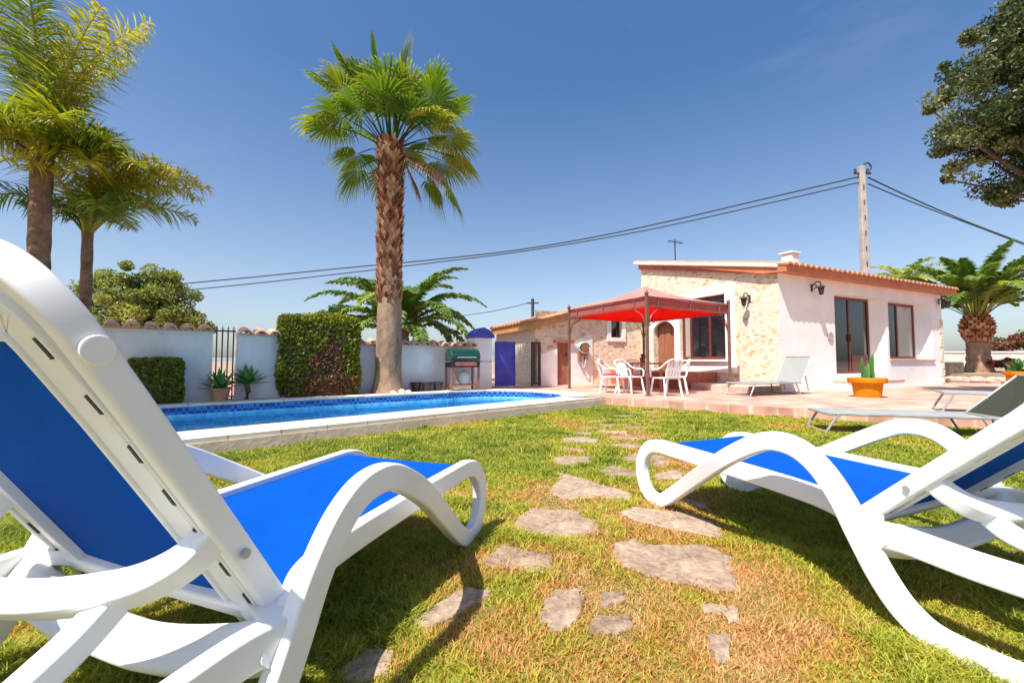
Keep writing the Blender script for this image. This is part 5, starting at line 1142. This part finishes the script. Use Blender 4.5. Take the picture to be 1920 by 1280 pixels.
# box hedges
def hedge(P, ang, sx, sy, sz, label, brown, taper=.0, nl=9000, ls=.05):
    t = thing('clipped_hedge', label, 'hedge', P, ang); n_ = nl
    f = rng.random(n_); p = rng.uniform(-1, 1, (n_, 3)); ax = rng.integers(0, 5, n_); sg = np.where(rng.random(n_) < .5, -1, 1)
    deep = 1 - rng.random(n_) ** 2 * .22
    for k in range(n_):
        if ax[k] in (0, 1): p[k, 0] = sg[k] * deep[k]
        elif ax[k] in (2, 3): p[k, 1] = sg[k] * deep[k]
        else: p[k, 2] = deep[k]
    r = (np.abs(p) ** 6).sum(1) ** (1 / 6.); p = p / np.maximum(r, 1e-6)[:, None] * np.minimum(r, 1.02)[:, None] * (1 + rng.normal(0, .02, n_))[:, None]
    z = (p[:, 2] + 1) / 2; wd_ = 1 - taper * (1 - z) if taper >= 0 else 1 + taper * z
    lump = 1 + .17 * (vnoise(p[:, 0] * 2 + p[:, 1], z * 3, 1.2, 21) - .5)
    Q = np.stack([p[:, 0] * sx / 2 * wd_ * lump, p[:, 1] * sy / 2 * wd_ * lump, z * sz * (1 + .04 * (vnoise(p[:, 0] * 3, p[:, 1] * 3, 1, 5) - .5))], 1)
    a = rng.normal(0, 1, (n_, 3)); a /= np.linalg.norm(a, axis=1)[:, None]; b = np.cross(a, rng.normal(0, 1, (n_, 3))); b /= np.linalg.norm(b, axis=1)[:, None]
    s = ls * rng.uniform(.6, 1.3, n_); V = np.stack([Q - a * s[:, None], Q + b * s[:, None] * .5, Q + a * s[:, None], Q - b * s[:, None] * .5], 1)
    ti = .38 + .25 * (vnoise(p[:, 0] * 4, z * 6, 1, 8) - .5) + rng.normal(0, .12, n_) + .14 * z; ti = np.clip(ti, 0, .72)
    if brown:
        bz = np.exp(-(((p[:, 0] - .25) / .62) ** 2)) * np.clip(1.25 - z * 1.2, 0, 1) * 1.3 + .5 * (vnoise(p[:, 0] * 3, z * 5, 1.1, 31) - .5); bm = (bz > .62) & (rng.random(n_) < .85); ti[bm] = rng.uniform(.78, 1, bm.sum())
    np_mesh('foliage', V, 4, [(0, 1, 2, 3)], ti, M_hedge, t)
    m = MB(); m.add([(x * sx / 2 * .8 * (1 - (taper if z == 0 and taper > 0 else 0)), y * sy / 2 * .8, .02 + z * sz * .9) for z in (0, 1) for x, y in ((-1, -1), (1, -1), (1, 1), (-1, 1))], [(0, 3, 2, 1), (4, 5, 6, 7), (0, 1, 5, 4), (1, 2, 6, 5), (2, 3, 7, 6), (3, 0, 4, 7)])
    m.build('branch_core', M_branch, t); return t
hc = g(600, 742, TZ); hl = np.linalg.norm(g(678, 740, TZ)[:2] - g(522, 746, TZ)[:2]); hh = at(600, 592, hc[1])[2] - TZ
hedge((hc[0] - .1, hc[1] + .15, TZ), R(25), hl * .98, .95, hh, 'big clipped hedge with brown dead patch between wall and fan palm', True, nl=20000, ls=.042)
hc = g(292, 756, TZ); hedge((hc[0] + .16, hc[1] - .2, TZ), R(43), .75, .45, at(300, 672, hc[1])[2] - TZ, 'small dark green clipped hedge close to the raised lounger back', False, nl=8000, ls=.032)
# succulents in front of the wall
def rosette(name, P, n_, L, wv, label, potm, stem=0.0, cat='plant'):
    t = thing(name, label, cat, P)
    m = MB()
    if potm: m.lathe([(.13, 0), (.17, .22), (.19, .22), (.19, .26), (.16, .26), (.15, .22), (.01, .22)], 16); m.build('pot', M_tpot, t); base = np.array((0, 0, .24))
    else: m.tube([(0, 0, 0), (.03, 0, stem * .5), (0, 0, stem)], .05, 7); m.build('stem', M_branch, t); base = np.array((0, 0, stem))
    m = MB()
    for k in range(n_):
        a = k * 2.39996; e = R(78 - 70 * k / n_); l = L * random.uniform(.8, 1.1); d = np.array((math.cos(a) * math.cos(e), math.sin(a) * math.cos(e), math.sin(e))); s = np.array((-math.sin(a), math.cos(a), 0)); up = np.cross(d, s); up = up if up[2] > 0 else -up
        q = [base + d * l * x + np.array((0, 0, -.12 * l * x * x)) for x in (0, .35, .7, 1)]; ws_ = [wv * .5, wv, wv * .75, .002]; vs = []
        for p_, w_ in zip(q, ws_): vs += [p_ - s * w_, p_ - up * w_ * .35, p_ + s * w_]
        m.add(vs, [(i * 3 + j, i * 3 + j + 1, i * 3 + j + 4, i * 3 + j + 3) for i in range(3) for j in range(2)], 0, random.random())
    m.build('leaves', M_aloe, t, tint=True)
P = g(412, 752, TZ); rosette('potted_aloe', P, 34, .46, .045, 'green spiky aloe in a terracotta pot by the pool coping', True, cat='potted plant')
P = g(462, 749, TZ); rosette('agave_plant', P, 30, .46, .05, 'green rosette plant on a short dark stem beside the potted aloe', False, .32)
# white rocks at the foot of the fan palm; rock border on the right
def rock(P, s, label, grp, mat=M_rock):
    m = MB(); vs = []; fs = []; nu, nv = 9, 6
    for i in range(nv + 1):
        for j in range(nu): th = math.pi * i / nv; ph = 6.283 * j / nu; r = s * random.uniform(.8, 1.15); vs.append((r * math.sin(th) * math.cos(ph) * 1.2, r * math.sin(th) * math.sin(ph), r * math.cos(th) * .7 + s * .4))
    fs = [(i * nu + j, i * nu + (j + 1) % nu, (i + 1) * nu + (j + 1) % nu, (i + 1) * nu + j) for i in range(nv) for j in range(nu)]
    m.add(vs, fs); o = m.build('garden_rock', mat); o.location = tuple(map(float, P)); tag(o, label, 'rock', grp)
for x, y, s in ((737, 739, .08), (752, 738, .10), (766, 737, .07)): rock(g(x, y, TZ), s, 'one of the small pale rocks at the foot of the fan palm', 'pale rocks around the fan palm', M_cap)
m = MB(); A = at(1768, 712, 17); m.prism([(A[0] - .3, 16.0), (60, 14.0), (60, 29), (A[0] - .3, 29)], TZ, Pr[2] - .02); struct('planting_bed', m, M_ground)
for k in range(22):
    x = 1772 + k * 7.2; Yq = 15.9 - .05 * k; q = at(x, 700, Yq); rock((q[0], Yq - .1, TZ - .02), random.uniform(.14, .24), 'one of the rough stones edging the raised bed right of the house', 'stones edging the raised bed')
t = thing('dark_planter', 'dark square planter beside the outer corner of the house', 'planter', at(1784, 699, 16.6)); m = MB()
m.box(-.3, .3, -.2, .2, -.1, .42); m.build('planter_box', M_branch, t, bevel=.02); m = MB(); m.box(-.26, .26, -.16, .16, .421, .43); m.build('soil', M_soil, t)
c0 = at(1884, 682, 17.5); tree('flower_shrub', 'low shrub with dark red flowers near the far right pot', 'shrub', (c0[0], c0[1], Pr[2] - .05), c0, (.55, .35, .16), 22, .16, 110, .07, M_red, .03, 1.3, tint=.2)
for i, (x, y, rx, rz_) in enumerate(((1890, 645, 1.0, .55), (1930, 640, 1.2, .7), (1868, 652, .7, .4))):
    c0 = at(x, y, 34); tree('bougainvillea', ('reddish flowering bush above the far boundary wall, middle one', 'reddish flowering bush at the right picture edge above the far wall', 'smaller flowering bush nearest the right palm trunk above the far wall')[i], 'bush', (c0[0], c0[1], 0), c0, (rx, .8, rz_), 34, .4, 90, .14, M_red, .06, 1.4)
# distant hills
m = MB(); n_ = 60; xs = np.linspace(-900, 900, n_)
for k in range(n_ - 1):
    z0_ = 6 + 9 * vnoise(np.array([xs[k]]), np.array([0.]), .012, 4)[0]; z1_ = 6 + 9 * vnoise(np.array([xs[k + 1]]), np.array([0.]), .012, 4)[0]
    m.add([(xs[k], 700, -1), (xs[k + 1], 700, -1), (xs[k + 1], 780, z1_), (xs[k], 780, z0_), (xs[k + 1], 880, -1), (xs[k], 880, -1)], [(0, 1, 2, 3), (3, 2, 4, 5)])
struct('hills', m, noisy('far_hills', (.16, .17, .16), (.24, .24, .22), .02, .95, 0))
